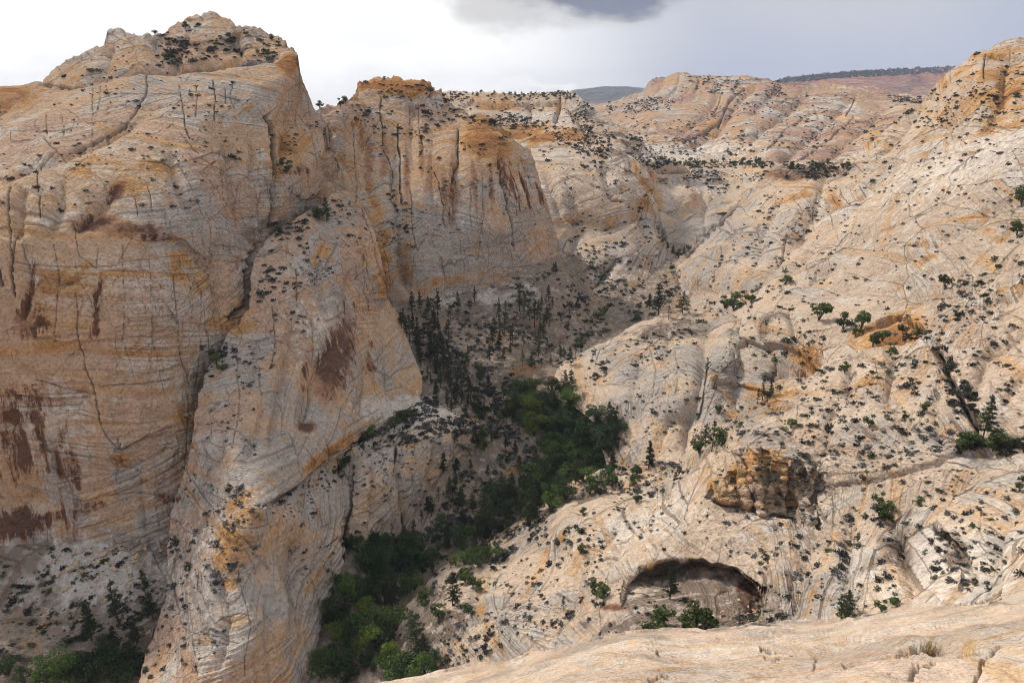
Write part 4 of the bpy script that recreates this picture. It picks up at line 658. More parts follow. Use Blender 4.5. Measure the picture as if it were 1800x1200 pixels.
# hand placed trees: x, y of the foot, height in px, kind
for t_ in [(1157,553,58,'P'),(1198,553,42,'P'),(1140,542,28,'P'),(1175,560,26,'S'),(1075,772,62,'P'),(1068,748,48,'P'),(1138,824,56,'P'),(1118,836,26,'J'),(1250,792,60,'S'),(1238,785,45,'P'),(1262,780,36,'J'),(1228,796,30,'J'),
  (1020,608,28,'P'),(1004,694,50,'P'),(993,682,36,'P'),(688,1062,84,'P'),(795,1062,68,'P'),(848,940,82,'P'),(862,930,60,'P'),(930,920,84,'P'),(942,900,64,'P'),(915,915,58,'P'),(965,890,50,'P'),(1010,850,50,'P'),(1045,800,48,'P'),
  (208,1092,88,'S'),(160,1122,74,'P'),(255,1042,50,'P'),(268,1088,58,'P'),(240,1130,48,'P'),(200,1135,44,'P'),(730,1135,66,'P'),(745,1160,56,'P'),(575,388,44,'P'),(562,384,26,'J'),(1485,1086,60,'P'),(1478,1087,34,'J'),(1222,1104,60,'J'),(1240,1102,46,'J'),(1205,1100,34,'J'),
  (1160,1106,48,'J'),(1143,1108,34,'J'),(1177,1052,66,'P'),(1727,768,82,'P'),(1708,782,36,'J'),(1745,790,36,'J'),(1760,784,30,'J'),(1690,790,26,'J'),(1798,795,50,'P'),(1555,915,38,'J'),(1560,898,26,'J'),(1438,562,38,'J'),(1480,578,36,'J'),(1512,578,40,'J'),(1503,590,24,'J'),(1660,508,30,'J'),
  (1318,530,24,'J'),(1378,498,28,'J'),(1288,545,36,'J'),(1272,540,26,'J'),(1228,585,30,'J'),(1786,412,32,'J'),(1795,358,40,'J'),(1532,608,34,'J'),(1550,600,24,'J'),(1587,588,22,'J'),(1610,590,20,'J'),(1565,625,26,'J'),(1338,702,40,'S'),(1352,700,44,'S'),(1330,708,30,'S'),
  (1485,655,24,'J'),(1528,748,26,'J'),(1388,752,22,'J'),(1588,738,20,'J'),(1620,722,22,'J'),(1545,885,26,'J'),(1592,880,20,'J'),(1615,888,18,'J'),(1790,862,20,'J'),(1570,1060,24,'J'),(1548,1072,26,'J'),(1045,1045,40,'J'),(1058,1050,30,'J'),(988,1070,30,'S'),
  (1110,850,24,'J'),(1052,862,36,'S'),(1036,868,26,'J'),(1120,880,22,'J'),(1018,972,22,'J'),(1025,905,18,'J'),(875,978,22,'J'),(830,1028,28,'J'),(818,1022,34,'J'),(842,1035,22,'J'),(770,1085,34,'J'),(822,1075,24,'J'),(745,1060,36,'J'),
  (1240,655,28,'S'),(1348,612,20,'J'),(1362,640,18,'J'),(1265,725,18,'J'),(655,770,30,'J'),(640,772,24,'J'),(700,745,26,'J'),(740,640,40,'S'),(735,615,36,'S'),(720,600,50,'S'),(708,575,36,'S'),(380,640,26,'J'),(370,630,22,'J'),(390,650,20,'J'),
  (805,545,34,'S'),(835,530,30,'S'),(912,545,48,'S'),(920,560,46,'S'),(930,565,42,'S'),(938,572,50,'S'),(950,560,34,'S'),(965,575,44,'S'),(955,592,38,'S'),(878,595,56,'S'),(884,590,44,'S'),(900,600,36,'S'),(868,600,46,'S'),(765,600,46,'S'),(758,615,50,'S'),(770,625,42,'S'),(780,630,36,'S'),(748,570,30,'S'),
  (816,650,34,'S'),(822,640,30,'S'),(975,480,22,'P'),(972,478,18,'P'),(1015,545,24,'P'),(1050,560,22,'J'),(1060,555,20,'J'),(1012,625,34,'S'),(1000,640,30,'P'),(985,630,26,'S'),(505,300,18,'J'),(497,290,14,'J'),(495,410,16,'J'),(650,1170,60,'P'),
  (272,55,10,'J'),(430,62,12,'J'),(478,70,12,'J'),(490,78,11,'J'),(470,98,12,'J'),(455,95,10,'J'),(327,48,12,'J'),(380,80,12,'J'),(560,186,14,'J'),(598,186,16,'J'),(607,180,14,'J'),(675,140,8,'J'),(905,720,36,'P'),(885,700,32,'P')]:
    tree(*t_)
def scatter_trees(poly, n, lo, hi, kinds, mind=9, tries=40):
    xs = [p[0] for p in poly]; ys = [p[1] for p in poly]; got = 0; mine = []
    for _ in range(n*tries):
        if got >= n: break
        x, y = random.uniform(min(xs), max(xs)), random.uniform(min(ys), max(ys))
        if not inpoly(x, y, poly) or any((x-a)**2+((y-b)*1.3)**2 < mind**2 for a, b in mine): continue
        mine.append((x, y)); got += 1; tree(x, y, random.uniform(lo, hi), random.choice(kinds))
GROVE = [(905,705),(935,690),(965,680),(985,690),(1000,705),(1040,722),(1062,745),(1062,800),(1048,850),(1010,870),(960,905),(925,925),(905,915),(930,870),(955,830),(950,780),(925,750),(898,735)]
scatter_trees(GROVE, 62, 26, 42, 'CCCCCGG', 16)
for t_ in [(940,830,44,'P'),(960,850,50,'P'),(985,760,42,'P'),(1015,790,46,'P'),(1000,840,50,'P'),(1030,830,40,'P'),(920,700,38,'P'),(970,720,40,'P'),(930,870,46,'P'),(1050,760,44,'P'),(980,870,44,'P'),(930,740,52,'Y'),(938,765,44,'Y'),(944,730,38,'Y'),(920,750,34,'G'),(948,710,30,'G'),(960,790,34,'G'),(1000,800,26,'G'),(1030,745,22,'Y'),(975,820,26,'Y'),(912,712,24,'G'),(985,790,30,'C'),(897,730,26,'Y')]: tree(*t_)
scatter_trees([(560,1200),(572,1090),(600,1050),(640,1040),(680,1060),(700,1110),(690,1190),(640,1200)], 26, 30, 58, 'CCGGPGYP', 20)
scatter_trees([(600,1060),(640,1000),(700,985),(760,990),(720,1050),(660,1060)], 16, 26, 42, 'CCCG', 17)
for t_ in [(800,992,22,'Y'),(815,988,26,'G'),(830,985,28,'G'),(845,982,28,'G'),(860,978,24,'G'),(872,975,20,'C'),(838,992,22,'C'),(720,1190,60,'C'),(745,1195,52,'G'),(765,1185,40,'C'),(700,1195,56,'G'),
    (100,1190,60,'G'),(120,1198,60,'G'),(85,1199,46,'G'),(145,1190,56,'C'),(170,1199,62,'C'),(195,1190,50,'C'),(222,1199,46,'C'),(240,1180,46,'C'),(215,1160,40,'C'),(15,1185,40,'C'),(40,1199,34,'C'),(185,1150,44,'C')]: tree(*t_)
scatter_trees([(700,560),(745,540),(800,560),(790,640),(860,660),(880,720),(840,760),(760,700),(735,640)], 60, 22, 46, 'SSSSP', 10)
scatter_trees([(860,540),(1000,520),(1010,600),(990,640),(930,650),(860,640)], 28, 18, 34, 'SSP', 12)
scatter_trees([(760,780),(840,760),(930,800),(945,860),(900,930),(820,940),(740,960),(760,900)], 26, 22, 44, 'PSJ', 16)
for t_ in [(1068,800,40,'C'),(1074,830,44,'P'),(1066,850,36,'C'),(1078,790,50,'P'),(1082,745,36,'P'),(1058,775,36,'C'),(1052,868,30,'C'),(1085,760,34,'C'),(1075,855,30,'J')]: tree(*t_)
scatter_trees([(925,880),(900,900),(860,935),(810,965),(770,985),(800,995),(850,975),(900,945),(940,915)], 12, 22, 40, 'PSJ', 14)
scatter_trees([(760,960),(800,940),(850,900),(900,850),(900,900),(860,940),(800,975)], 14, 24, 46, 'PSC', 14)
scatter_trees([(560,1040),(640,985),(720,975),(780,985),(720,1020),(640,1050)], 12, 24, 44, 'CPG', 16)
scatter_trees([(610,960),(700,950),(800,960),(800,975),(700,985)], 12, 18, 34, 'PJSC', 16)
scatter_trees([(640,960),(740,960),(760,1000),(640,1010)], 10, 24, 40, 'PCC', 16)
scatter_trees([(1180,283),(1340,283),(1340,292),(1180,292)], 26, 7, 11, 'J', 4)
scatter_trees([(1380,290),(1490,288),(1490,300),(1380,300)], 16, 8, 13, 'J', 5)
scatter_trees([(780,170),(1000,170),(1000,164),(780,164)], 24, 5, 8, 'J', 5)

# ---------------------------------------------------------------- shrubs: polygon, number, size range m, colours (index in M_SHRUB), clumping, wants gentle ground
ZONES = [
 ([(270,60),(340,40),(400,60),(480,75),(515,95),(480,115),(380,105),(280,118)],110,1.0,2.6,'033',.1,0),
 ([(80,150),(200,80),(290,70),(300,118),(100,200)],26,.9,2.2,'033',0,0),
 ([(90,200),(250,130),(480,120),(540,200),(420,290),(200,300),(0,330),(0,230)],150,.5,1.5,'033',-.1,0),
 ([(0,330),(240,300),(440,300),(440,360),(220,380),(0,420)],30,.6,1.5,'033',0,0),
 ([(470,200),(560,190),(600,300),(560,330),(490,330)],24,.8,1.8,'033',0,0),
 ([(480,330),(580,340),(600,345),(630,350),(560,400),(480,420)],50,.8,1.9,'0332',0,0),
 ([(560,365),(640,350),(650,400),(600,470),(520,520),(450,540),(460,440),(500,400)],110,.7,1.7,'0133',0,0),
 ([(400,560),(520,530),(560,560),(480,660),(400,700),(360,660)],46,.5,1.3,'0133',0,0),
 ([(350,600),(400,590),(395,650),(360,670)],26,.9,1.8,'023',.3,0),
 ([(330,700),(450,690),(450,800),(400,860),(330,850)],40,.4,1.0,'0133',0,0),
 ([(305,860),(420,850),(470,890),(450,1000),(380,1060),(290,1080)],130,.5,1.4,'0113',0,0),
 ([(280,1080),(400,1060),(380,1190),(250,1190)],40,.4,1.0,'0133',0,0),
 ([(470,890),(600,800),(605,840),(500,930)],50,.5,1.3,'0133',0,0),
 ([(600,800),(650,765),(735,720),(740,740),(620,800)],40,.8,1.8,'0133',.2,0),
 ([(460,900),(600,880),(600,960),(560,1040),(440,940)],26,.5,1.1,'0133',0,0),
 ([(0,970),(290,955),(290,1100),(0,1150)],150,.6,1.7,'0233',0,0),
 ([(200,1040),(290,1050),(260,1190),(180,1150)],50,.8,1.8,'0233',0,0),
 ([(640,145),(760,150),(770,170),(630,175)],36,1.0,2.2,'033',0,0),
 ([(590,190),(620,180),(780,180),(860,210),(900,250),(850,270),(700,240),(600,230)],120,.9,2.2,'033',.15,0),
 ([(600,240),(900,270),(960,330),(980,440),(700,440),(650,350)],60,.7,1.8,'033',0,-1),
 ([(640,340),(720,340),(740,440),(660,430)],40,.8,1.8,'033',.1,-1),
 ([(740,520),(1000,470),(1060,560),(1010,640),(900,650),(740,600)],330,.8,2.0,'0133',.05,0),
 ([(735,600),(900,650),(930,740),(860,800),(740,720)],300,.9,2.2,'0133',.05,0),
 ([(600,790),(740,700),(810,715),(800,760),(620,800)],150,.7,1.7,'0133',.05,0),
 ([(620,800),(780,760),(740,900),(620,950)],60,.5,1.2,'0133',0,-1),
 ([(800,740),(930,760),(950,830),(900,920),(780,960),(740,950),(790,860)],300,.7,1.9,'0123',.05,0),
 ([(600,960),(900,910),(880,970),(760,1010),(640,1010)],130,.8,2.0,'0233',.05,0),
 ([(1000,470),(1190,440),(1200,520),(1100,580),(1010,600)],150,1.0,2.4,'0033',.1,0),
 ([(780,165),(1010,163),(1020,175),(780,178)],130,1.4,2.8,'33',0,0),
 ([(790,178),(1010,175),(1000,240),(860,240)],60,1.2,2.4,'33',.2,0),
 ([(1015,170),(1190,285),(1150,300),(1000,260),(860,215),(880,195),(1000,225)],560,1.2,2.6,'33',.05,0),
 ([(940,240),(1100,260),(1110,300),(960,300)],60,1.0,2.2,'33',.1,0),
 ([(960,300),(1140,300),(1160,420),(1000,440)],90,.8,2.0,'33',.1,-1),
 ([(1000,440),(1160,410),(1180,460),(1100,520),(1010,500)],130,.8,2.0,'033',.1,0),
 ([(1130,230),(1200,280),(1300,330),(1250,350),(1160,320)],110,1.2,2.4,'33',.1,0),
 ([(1150,284),(1360,284),(1360,296),(1150,296)],240,1.4,2.6,'33',.15,0),
 ([(1150,300),(1350,300),(1340,318),(1170,322)],150,1.2,2.4,'33',.15,0),
 ([(1360,284),(1500,284),(1490,310),(1380,320)],150,1.2,2.4,'33',.15,0),
 ([(1045,185),(1140,170),(1200,175),(1150,200),(1060,200)],150,2.4,4.6,'33',.1,0),
 ([(1190,130),(1370,140),(1380,170),(1200,165)],170,2.4,4.6,'33',.15,0),
 ([(1060,200),(1450,160),(1480,260),(1200,280),(1080,240)],420,1.8,3.6,'33',.2,0),
 ([(1450,160),(1620,170),(1600,200),(1530,250),(1460,280)],90,1.6,3.2,'33',.1,0),
 ([(1560,168),(1625,170),(1620,182),(1570,180)],60,2.5,4.5,'33',.1,0),
 ([(1640,150),(1715,95),(1800,75),(1800,200),(1600,230)],150,.9,2.2,'033',.1,0),
 ([(1480,290),(1600,210),(1800,210),(1800,290),(1560,390),(1400,500),(1350,450)],190,.7,1.8,'033',.1,0),
 ([(1330,340),(1480,320),(1400,420),(1260,470)],90,.8,1.8,'033',.1,0),
 ([(1200,440),(1400,420),(1390,500),(1210,560)],70,.6,1.4,'033',0,0),
 ([(1400,470),(1800,290),(1800,400),(1640,500),(1500,590),(1400,560)],130,.5,1.5,'033',.1,0),
 ([(1200,540),(1400,480),(1420,600),(1260,620)],90,.6,1.7,'0233',.1,0),
 ([(1000,630),(1200,560),(1230,600),(1100,660),(1030,680)],100,.7,1.6,'0033',0,0),
 ([(1100,660),(1300,600),(1340,700),(1250,790),(1090,800)],130,.5,1.3,'0133',0,0),
 ([(1300,560),(1460,580),(1440,640),(1330,680)],50,.6,1.5,'0233',0,0),
 ([(1540,580),(1800,410),(1800,520),(1660,600),(1560,600)],150,.6,1.7,'0133',.1,0),
 ([(1660,600),(1800,520),(1800,760),(1760,740)],50,.5,1.2,'0133',0,0),
 ([(1636,600),(1660,610),(1760,770),(1700,790),(1670,700)],70,.9,1.9,'0233',0,0),
 ([(1690,770),(1800,770),(1800,800),(1680,800)],40,.8,1.6,'023',0,0),
 ([(1350,690),(1500,620),(1620,595),(1660,660),(1720,760),(1700,800),(1440,850),(1330,800),(1260,790)],330,.5,1.45,'01123',0,0),
 ([(1250,780),(1430,800),(1420,910),(1250,880)],70,.5,1.2,'0123',0,-1),
 ([(1000,860),(1060,826),(1240,800),(1180,860),(1000,960),(900,960)],150,.5,1.5,'0123',.05,0),
 ([(870,950),(1000,870),(960,930),(880,990),(760,1040)],110,.6,1.6,'0133',.05,0),
 ([(760,1020),(1000,960),(1100,900),(1000,1100),(800,1160),(700,1120)],230,.4,1.25,'0133',0,0),
 ([(1000,900),(1240,860),(1430,920),(1400,980),(1100,970)],60,.4,1.0,'0133',0,0),
 ([(1000,1000),(1100,1010),(1320,1080),(1260,1110),(1000,1130)],80,.3,1.0,'0333',0,0),
 ([(1310,960),(1420,930),(1400,1090),(1290,1095)],60,.5,1.2,'0123',0,0),
 ([(1420,840),(1700,820),(1720,960),(1600,1060),(1420,1080)],150,.4,1.25,'0123',.05,0),
 ([(1640,920),(1720,960),(1720,1040),(1640,1030)],26,.7,1.3,'013',0,0),
 ([(1700,830),(1800,820),(1800,1030),(1730,1040)],36,.4,1.1,'0133',0,0),
 ([(700,1120),(800,1150),(900,1140),(760,1180),(700,1190)],40,.5,1.2,'0123',0,0),
]
SH = []
for zi, (poly, n, lo, hi, cs, cl, gentle) in enumerate(ZONES):
    mx = sum(p[0] for p in poly)/len(poly); my = sum(p[1] for p in poly)/len(poly); cany = 620 < mx < 1070 and 480 < my < 1000
    n = int(n*(1.5 if zi < 17 else 2.3 if cany else 1.7))
    xs = [p[0] for p in poly]; ys = [p[1] for p in poly]; got = 0
    for _ in range(n*30):
        if got >= n: break
        x, y = random.uniform(min(xs), max(xs)), random.uniform(min(ys), max(ys))
        if not inpoly(x, y, poly): continue
        if 1.1*vn2(x, y, 34, 5)+.8*vn2(x, y, 12, 6) < cl-.3+.25*random.gauss(0, 1): continue
        i = pick(x, y)
        if i < 0 or LAYERS[AL[i]] == 'foreground': continue
        nz = AN[i][2]
        if not cany and AX[i] < .25 and random.random() < .5: continue
        if nz < (.35 if gentle == 0 else .05)+.15*random.random() and random.random() < (.85 if gentle == 0 else .4): continue
        r = (lo*.55+(hi-lo*.55)*random.random()**2.6)*1.3*(1.5 if random.random() < .08 else 1); d = proj(AP[i])[2]; got += 1
        c_ = int(random.choice(cs)); c_ = 3 if c_ == 2 and random.random() < .6 else c_
        SH.append((r*F/d, x, y, i, r, c_))
SH.sort(key=lambda t: -t[0])
ONE = []; 
for q, (rp, x, y, i, r, c) in enumerate(SH):
    if len(ONE) >= 295: break
    ONE.append(q)
    o = obj('desert_shrub', random.choice(SHR[c])); o.location = Vector(AP[i])-Vector((0, 0, r*.12)); o.rotation_euler = (random.uniform(-.15, .15), random.uniform(-.15, .15), random.random()*6.28)
    e = random.uniform(.7, 1.05); o.scale = (r, r*random.uniform(.8, 1.15), r*e)
    w, a = where(x, y); near = min(TREES, key=lambda t: (t[0]-x)**2+(t[1]-y)**2) if TREES else None
    cn = ('grey green', 'blue grey', 'leafy green', 'dark')[c]; sz = 'large' if rp > 16 else 'mid sized' if rp > 12.5 else 'small'
    nr = ''
    if near and (near[0]-x)**2+(near[1]-y)**2 < 24**2: nr = ' by tree'
    sh = 'squat' if e < .8 else 'rounded' if e < .93 else 'upright'
    lb = f'{sz} {sh} {cn} shrub{nr} {w}'
    if len(lb.split()) > 16: lb = f'{sz} {cn} shrub {w}'
    o['label'] = ' '.join(lb.split()[:16]); o['category'] = 'shrub'; o['group'] = 'desert shrubs on the slickrock and talus'
rest = [SH[q] for q in range(len(SH)) if q not in set(ONE)]
V = []; Fq = []; MI = []; off = 0
for rp, x, y, i, r, c in rest:
    v, f = random.choice(SHM) if rp > 3.2 else random.choice(SHL)
    a = random.random()*6.28; ca, sa = math.cos(a), math.sin(a)
    vv = v@np.array([[ca, sa, 0], [-sa, ca, 0], [0, 0, 1]])*[r, r, r*random.uniform(.65, 1.05)]+AP[i]-[0, 0, r*.12]
    V.append(vv); Fq.append(f+off); off += len(v); MI.append(np.full(len(f), c))
me = new_mesh('shrub_cover', np.concatenate(V), np.concatenate(Fq), M_SHRUB, False); me.polygons.foreach_set('material_index', np.concatenate(MI).astype(np.int32))
o = obj('shrub_cover', me); o['kind'] = 'stuff'; o['label'] = 'countless small dark desert shrubs dotting the rock and talus'; o['category'] = 'shrubs'
# forest along the far mesa rim
C = []
for _ in range(800):
    x = random.uniform(1370, 1690); top = np.interp(x, [1350, 1380, 1500, 1600, 1700], [147, 138, 127, 122, 117]); y = top+random.random()**1.3*np.interp(x, [1380, 1500, 1700], [8, 9, 10]); i = pick(x, y)
    if i < 0 or LAYERS[AL[i]] != 'far_mesa': continue
    C.append(AP[i]+RNG.normal(size=(6, 3))*[7, 7, 3]+[0, 0, 5])
for _ in range(0):
    x = random.uniform(985, 1132); y = random.uniform(152, 180); i = pick(x, y)
    if i >= 0 and LAYERS[AL[i]] == 'distant_hill': C.append(AP[i]+RNG.normal(size=(6, 3))*[14, 14, 5]+[0, 0, 6])
v, f = leaves(np.concatenate(C), 7., RNG, k=4); o = obj('forest', mk('forest', (v, f), M_SHRUB[3])); o['kind'] = 'stuff'; o['label'] = 'dark conifer forest along the far mesa top'; o['category'] = 'forest'

# ---------------------------------------------------------------- boulders
import bmesh
BOUL = []
for q in range(7):
    bm = bmesh.new(); rr = random.Random(q+5)
    for _ in range(13): bm.verts.new((rr.uniform(-1, 1), rr.uniform(-.7, .7), rr.uniform(-.45, .5)))
    h = bmesh.ops.convex_hull(bm, input=bm.verts); bmesh.ops.delete(bm, geom=list(set([g_ for g_ in h['geom_interior']+h['geom_unused'] if isinstance(g_, bmesh.types.BMVert)])), context='VERTS')
    bmesh.ops.bevel(bm, geom=bm.edges[:], offset=.05, segments=1, affect='EDGES')
    me = bpy.data.meshes.new('boulder'); bm.to_mesh(me); bm.free(); me.materials.append(None); BOUL.append(me)
M_BOULD = rock('boulder_sandstone', k=.2, joints=.3, vert=0, fine=.5, bump=.6)
for me in BOUL: me.materials[0] = M_BOULD
def boulder(px, py, wpx, lab=None):
    i = pick(px, py)
    if i < 0: return
    d = proj(AP[i])[2]; r = wpx*d/F*.5
    o = obj('boulder', random.choice(BOUL)); o.location = Vector(AP[i])+Vector((0, 0, r*.15)); o.rotation_euler = (random.uniform(-.5, .5), random.uniform(-.5, .5), random.random()*6.28); o.scale = (r, r*random.uniform(.7, 1), r*random.uniform(.6, 1.1))
    w, _ = where(px, py); sz = 'large' if wpx > 17 else 'mid sized' if wpx > 11 else 'small'
    o['label'] = lab or f'{sz} angular pale sandstone block {w}'; o['category'] = 'boulder'; o['group'] = 'fallen sandstone blocks'
for b_ in [(182,975,26),(175,985,14),(200,1000,16),(232,988,20),(240,975,20),(215,965,14),(120,1000,22),(135,990,20),(105,1010,14),(145,1005,14),(115,1035,15),(150,1015,12),(170,1020,13),(190,1035,12),(175,1030,10),(250,1020,14),(262,990,14),(270,1030,16),(280,1045,12),(230,1010,12),(255,965,16),(210,985,10),(225,1030,10),(140,1085,15),(185,1055,12),(205,960,12),(270,975,10),(95,985,10),(130,970,12),(160,960,10),(245,1055,12),(230,1140,14),(260,1110,12),(20,1165,12),(60,1160,10)]: boulder(*b_)
for _ in range(26): boulder(random.uniform(90, 285), random.uniform(965, 1060), random.uniform(6, 12))
for _ in range(30): boulder(random.uniform(650, 715), random.uniform(1110, 1165), random.uniform(4, 9))
for _ in range(26): boulder(random.uniform(1160, 1310), random.uniform(1035, 1085), random.uniform(4, 9))
for _ in range(20): boulder(random.uniform(1280, 1340), random.uniform(1060, 1095), random.uniform(4, 9))
for _ in range(36): boulder(random.uniform(1540, 1600), random.uniform(890, 1070), random.uniform(3, 6))
for _ in range(40): boulder(random.uniform(740, 930), random.uniform(560, 900), random.uniform(4, 8))
for x, y, w in [(1385,1160,0)]: pass
# creek
pts = [AP[pick(x, y)] for x, y in ((903, 704), (908, 694), (916, 686), (926, 679), (936, 673), (946, 668), (956, 662))]
V = []; 
for i_, p in enumerate(pts): V += [p+[-1.3, 0, .35], p+[1.3, 0, .35]]
cr = obj('creek', new_mesh('creek', V, [(2*i_, 2*i_+1, 2*i_+3, 2*i_+2) for i_ in range(len(pts)-1)], [M_WATER])); cr['kind'] = 'structure'
# ---------------------------------------------------------------- dry grass tufts and a loose stone on the foreground rock
def tuft(px, py, hpx, n, label, green=False):
    i = pick(px, py); P = AP[i]; d = proj(P)[2]; h = hpx*d/F; parts = []; rr = np.random.default_rng(int(px))
    for _ in range(n):
        t = rr.uniform(0, 6.28); lean = rr.uniform(.02, .4); b = np.array([rr.normal()*.13*h, rr.normal()*.13*h, -.02]); L = h*rr.uniform(.45, 1.05); e = np.array([math.cos(t), math.sin(t), 0])
        ps = [b, b+[0, 0, L*.4]+e*lean*L*.15, b+[0, 0, L*.75]+e*lean*L*.5, b+[0, 0, L*.98]+e*lean*L]
        parts.append(tube(ps, .0035, .0008, 3))
    o = obj('grass_tuft', mk('grass_tuft', join(parts), M_GRASS)); o.location = Vector(P); o['label'] = label; o['category'] = 'grass tuft'; o['group'] = 'dry grass on the foreground rock'
tuft(1628, 1156, 46, 110, 'dense golden dry grass tuft on the foreground rock')
tuft(1700, 1150, 58, 26, 'thin wispy dry grass beside the small loose stone')
tuft(1155, 1148, 12, 60, 'low dark dry grass patch in a foreground hollow')
i = pick(1706, 1153); P = AP[i]; d = proj(P)[2]; st_ = obj('loose_stone', BOUL[2]); st_.location = Vector(P)+Vector((0, 0, .03)); st_.scale = (.13, .1, .1); st_['label'] = 'small loose stone lying among wispy grass on the foreground rock'; st_['category'] = 'stone'

for q_, (x, y, w) in enumerate([(1390, 1152, 9), (1402, 1158, 6), (1432, 1178, 8), (1180, 1160, 7), (1190, 1165, 5), (1290, 1178, 6), (1560, 1185, 9), (1575, 1192, 6), (1650, 1165, 8), (1720, 1158, 6), (1745, 1130, 7), (1480, 1128, 5), (1330, 1122, 5), (1100, 1150, 5), (1060, 1182, 6), (960, 1178, 5), (1680, 1110, 5), (1600, 1098, 5)]):
    i = pick(x, y); P = AP[i]; d = proj(P)[2]; r = w*d/F*.5
    o = obj('pebble', BOUL[q_ % 7]); o.location = Vector(P)+Vector((0, 0, r*.2)); o.rotation_euler = (0, 0, q_); o.scale = (r, r*.8, r*.7); o['category'] = 'pebble'; o['group'] = 'pebbles on the foreground rock'; o['label'] = 'small loose pebble lying on the pale foreground rock'

# a label for each: things that still read alike are told apart by their order across the slope
ORD = ['leftmost', 'second from left', 'third from left', 'fourth from left', 'fifth from left', 'sixth from left', 'seventh from left', 'eighth from left', 'ninth from left', 'tenth from left', 'eleventh from left', 'twelfth from left', 'thirteenth from left', 'fourteenth from left', 'fifteenth from left', 'sixteenth from left', 'seventeenth from left']
bpy.context.view_layer.update(); byl = {}
for o in COL.objects:
    if o.parent is None and 'label' in o and 'kind' not in o: byl.setdefault(o['label'], []).append(o)
for lb, os_ in byl.items():
    if len(os_) < 2: continue
    os_.sort(key=lambda o: float(proj(np.array(o.location))[0])); n = len(os_)
    for q_, o in enumerate(os_):
        w_ = 'rightmost' if q_ == n-1 else ORD[min(q_, 16)]; words = lb.split()
        while len(words)+len(w_.split()) > 16: words.pop(1)
        o['label'] = w_+' '+' '.join(words)
print('DUPS', sum(len(v_) for v_ in byl.values() if len(v_) > 1), max(len(v_) for v_ in byl.values()))
# ---------------------------------------------------------------- sky and sun
SUN_AZ, SUN_EL = R(-50), R(44)         # azimuth from straight ahead, positive to the right
W = bpy.data.worlds.new('World'); SC.world = W; W.use_nodes = True; t = W.node_tree; t.nodes.clear()
s = NT.__new__(NT); s.t = t; s.m = None
sky = s.n('ShaderNodeTexSky', sky_type='NISHITA', sun_disc=False, sun_elevation=SUN_EL, sun_rotation=SUN_AZ, altitude=1800., air_density=1., dust_density=2.)
D = s.vm('NORMALIZE', s.n('ShaderNodeTexCoord').outputs['Generated'])
sd = (math.sin(SUN_AZ)*math.cos(SUN_EL), math.cos(SUN_AZ)*math.cos(SUN_EL), math.sin(SUN_EL))
xyz = s.n('ShaderNodeSeparateXYZ', {0: D}); X, Yy, Z = xyz.outputs
az = s.math('ARCTAN2', X, Yy); el = s.math('ARCSINE', Z)          # radians
cd = s.vm('DOT_PRODUCT', D, sd)
cloudn = s.noise(s.vm('MULTIPLY', D, (4., 4., 10.)), 1., 7, .55)
soft = s.noise(s.vm('MULTIPLY', D, (1.2, 1.2, 3.)), 1., 4, .5)
# overcast brightness falls off away from the veiled sun
glow = s.ss(s.math('ADD', az, s.math('MULTIPLY', s.math('SUBTRACT', soft, .5), .25)), -.12, .30, 1., 0.)
glow = s.math('MULTIPLY', glow, s.ss(az, -1.6, -.9))
white = (1.62, 1.6, 1.57); grey = (.70, .72, .83)
base = s.mix(glow, grey, white)
base = s.mix(s.math('MULTIPLY', s.ss(cloudn, .40, .60), .32), base, (.84, .84, .89))
blue = s.math('MULTIPLY', s.math('MULTIPLY', s.ss(el, .10, .015), s.ss(az, .12, .26)), .6)
base = s.mix(blue, base, (.52, .60, .82))
blue2 = s.math('MULTIPLY', s.ss(az, .45, .62), s.ss(el, .02, .06)); base = s.mix(s.math('MULTIPLY', blue2, .45), base, (.47, .58, .78))
# dark cloud base over the valley head with the beige rain curtain below it
e2 = s.math('ADD', el, s.math('MULTIPLY', s.math('SUBTRACT', cloudn, .5), .05))
nn = s.math('MULTIPLY', s.math('SUBTRACT', s.noise(s.vm('MULTIPLY', D, (9., 9., 22.)), 1., 6, .6), .5), 3.)
def oval(ca, ce, ra, re):
    q = s.math('ADD', s.math('POWER', s.math('ABSOLUTE', s.math('DIVIDE', s.math('SUBTRACT', az, ca), ra)), 2.), s.math('POWER', s.math('ABSOLUTE', s.math('DIVIDE', s.math('SUBTRACT', el, ce), re)), 2.))
    return s.math('ADD', q, nn)
dk = s.ss(oval(.115, .14, .13, .046), 1.5, .5)
dk2 = s.ss(oval(.06, .135, .13, .055), 1.8, .6)
vel = s.math('MULTIPLY', s.math('MAXIMUM', dk2, s.ss(oval(-.015, .13, .06, .055), 1.8, .3)), .85)
base = s.mix(s.math('MULTIPLY', vel, .75), base, (.66, .63, .61))
base = s.mix(s.math('MULTIPLY', dk, .95), base, (.27, .29, .40))
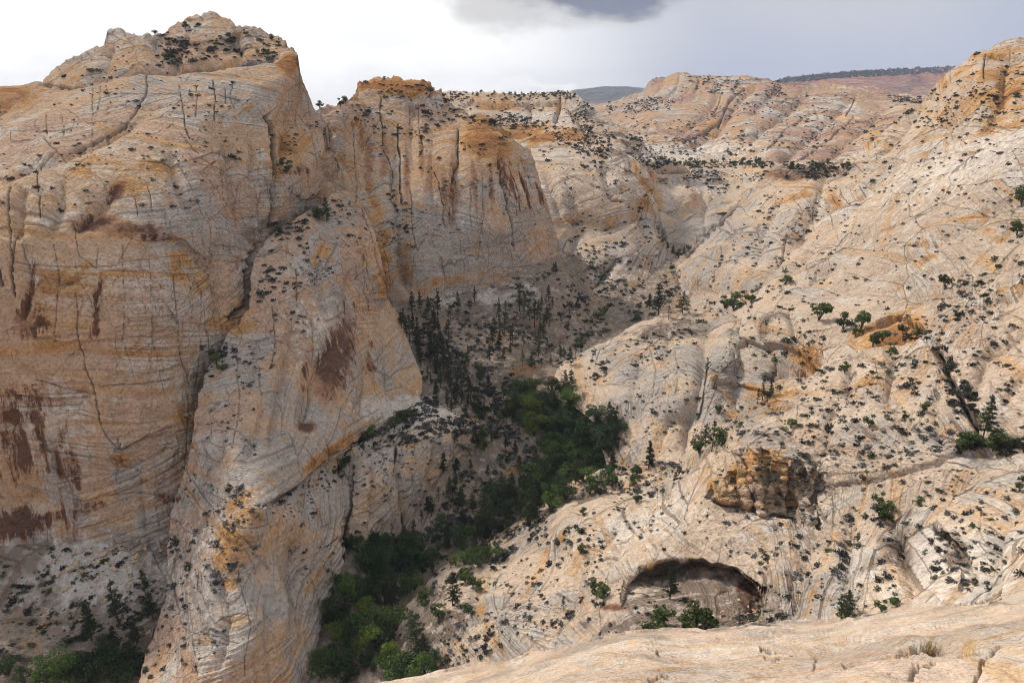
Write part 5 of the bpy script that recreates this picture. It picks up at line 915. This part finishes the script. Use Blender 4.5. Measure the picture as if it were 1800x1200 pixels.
# bright cumulus rims near the horizon
rim = s.math('MULTIPLY', s.math('MULTIPLY', s.ss(cloudn, .47, .5), s.ss(cloudn, .55, .51)), s.math('MULTIPLY', s.ss(el, .07, .03), s.math('MULTIPLY', s.ss(az, -.12, -.02), s.ss(az, .16, .06))))
base = s.mix(s.math('MULTIPLY', rim, .7), base, (1.5, 1.48, 1.45))
back = s.ss(s.math('ABSOLUTE', az), 1.0, 2.2); back = s.math('MULTIPLY', back, s.ss(el, 1.2, .5)); base = s.mix(s.math('MULTIPLY', back, .85), base, (.66, .68, .74))
up = s.ss(el, .22, .55); base = s.mix(up, base, (.95, .97, 1.03))
b1 = s.n('ShaderNodeBackground', {'Color': sky.outputs[0], 'Strength': .06}); b2 = s.n('ShaderNodeBackground', {'Color': base, 'Strength': .68})
ad = s.n('ShaderNodeAddShader', {0: b1.outputs[0], 1: b2.outputs[0]}) if False else s.n('ShaderNodeMixShader', {0: .9, 1: b1.outputs[0], 2: b2.outputs[0]})
s.n('ShaderNodeOutputWorld', {0: ad.outputs[0]})
sl = bpy.data.lights.new('sun', 'SUN'); so = bpy.data.objects.new('sun', sl); COL.objects.link(so)
sl.energy = 3.6; sl.angle = R(6); sl.color = (1, .93, .82)

so.rotation_euler = Vector(sd).to_track_quat('Z', 'Y').to_euler()
SC.view_settings.view_transform = 'Standard'; SC.view_settings.look = 'None'; SC.view_settings.exposure = 0.31; SC.view_settings.gamma = 1
SC.cycles.filter_width = 1.0; SC.cycles.max_bounces = 4; SC.cycles.diffuse_bounces = 2; SC.cycles.use_denoising = True; SC.cycles.denoiser = 'OPENIMAGEDENOISE'; SC.cycles.denoising_input_passes = 'RGB_ALBEDO_NORMAL'; SC.cycles.denoising_prefilter = 'ACCURATE'; SC.cycles.use_adaptive_sampling = True; SC.cycles.adaptive_threshold = .02

# ---------------------------------------------------------------- the air of the canyon country
hz = bpy.data.materials.new('haze'); hz.use_nodes = True; t_ = hz.node_tree; t_.nodes.clear()
pv = t_.nodes.new('ShaderNodeVolumePrincipled'); pv.inputs['Color'].default_value = (.72, .8, 1, 1); pv.inputs['Density'].default_value = 5e-5; om = t_.nodes.new('ShaderNodeOutputMaterial'); t_.links.new(pv.outputs[0], om.inputs['Volume'])
x0, x1, y0, y1, z0, z1 = -10500, 10500, -10500, 10500, -262, float(AP[:, 2].max())+25
V = [(x, y, z) for z in (z0, z1) for y in (y0, y1) for x in (x0, x1)]
o = obj('haze', new_mesh('haze', V, [(0, 2, 3, 1), (4, 5, 7, 6), (0, 1, 5, 4), (2, 6, 7, 3), (0, 4, 6, 2), (1, 3, 7, 5)], [hz], False)); o['kind'] = 'stuff'; o['label'] = 'thin blue air that softens the far mesa'; o['category'] = 'haze'
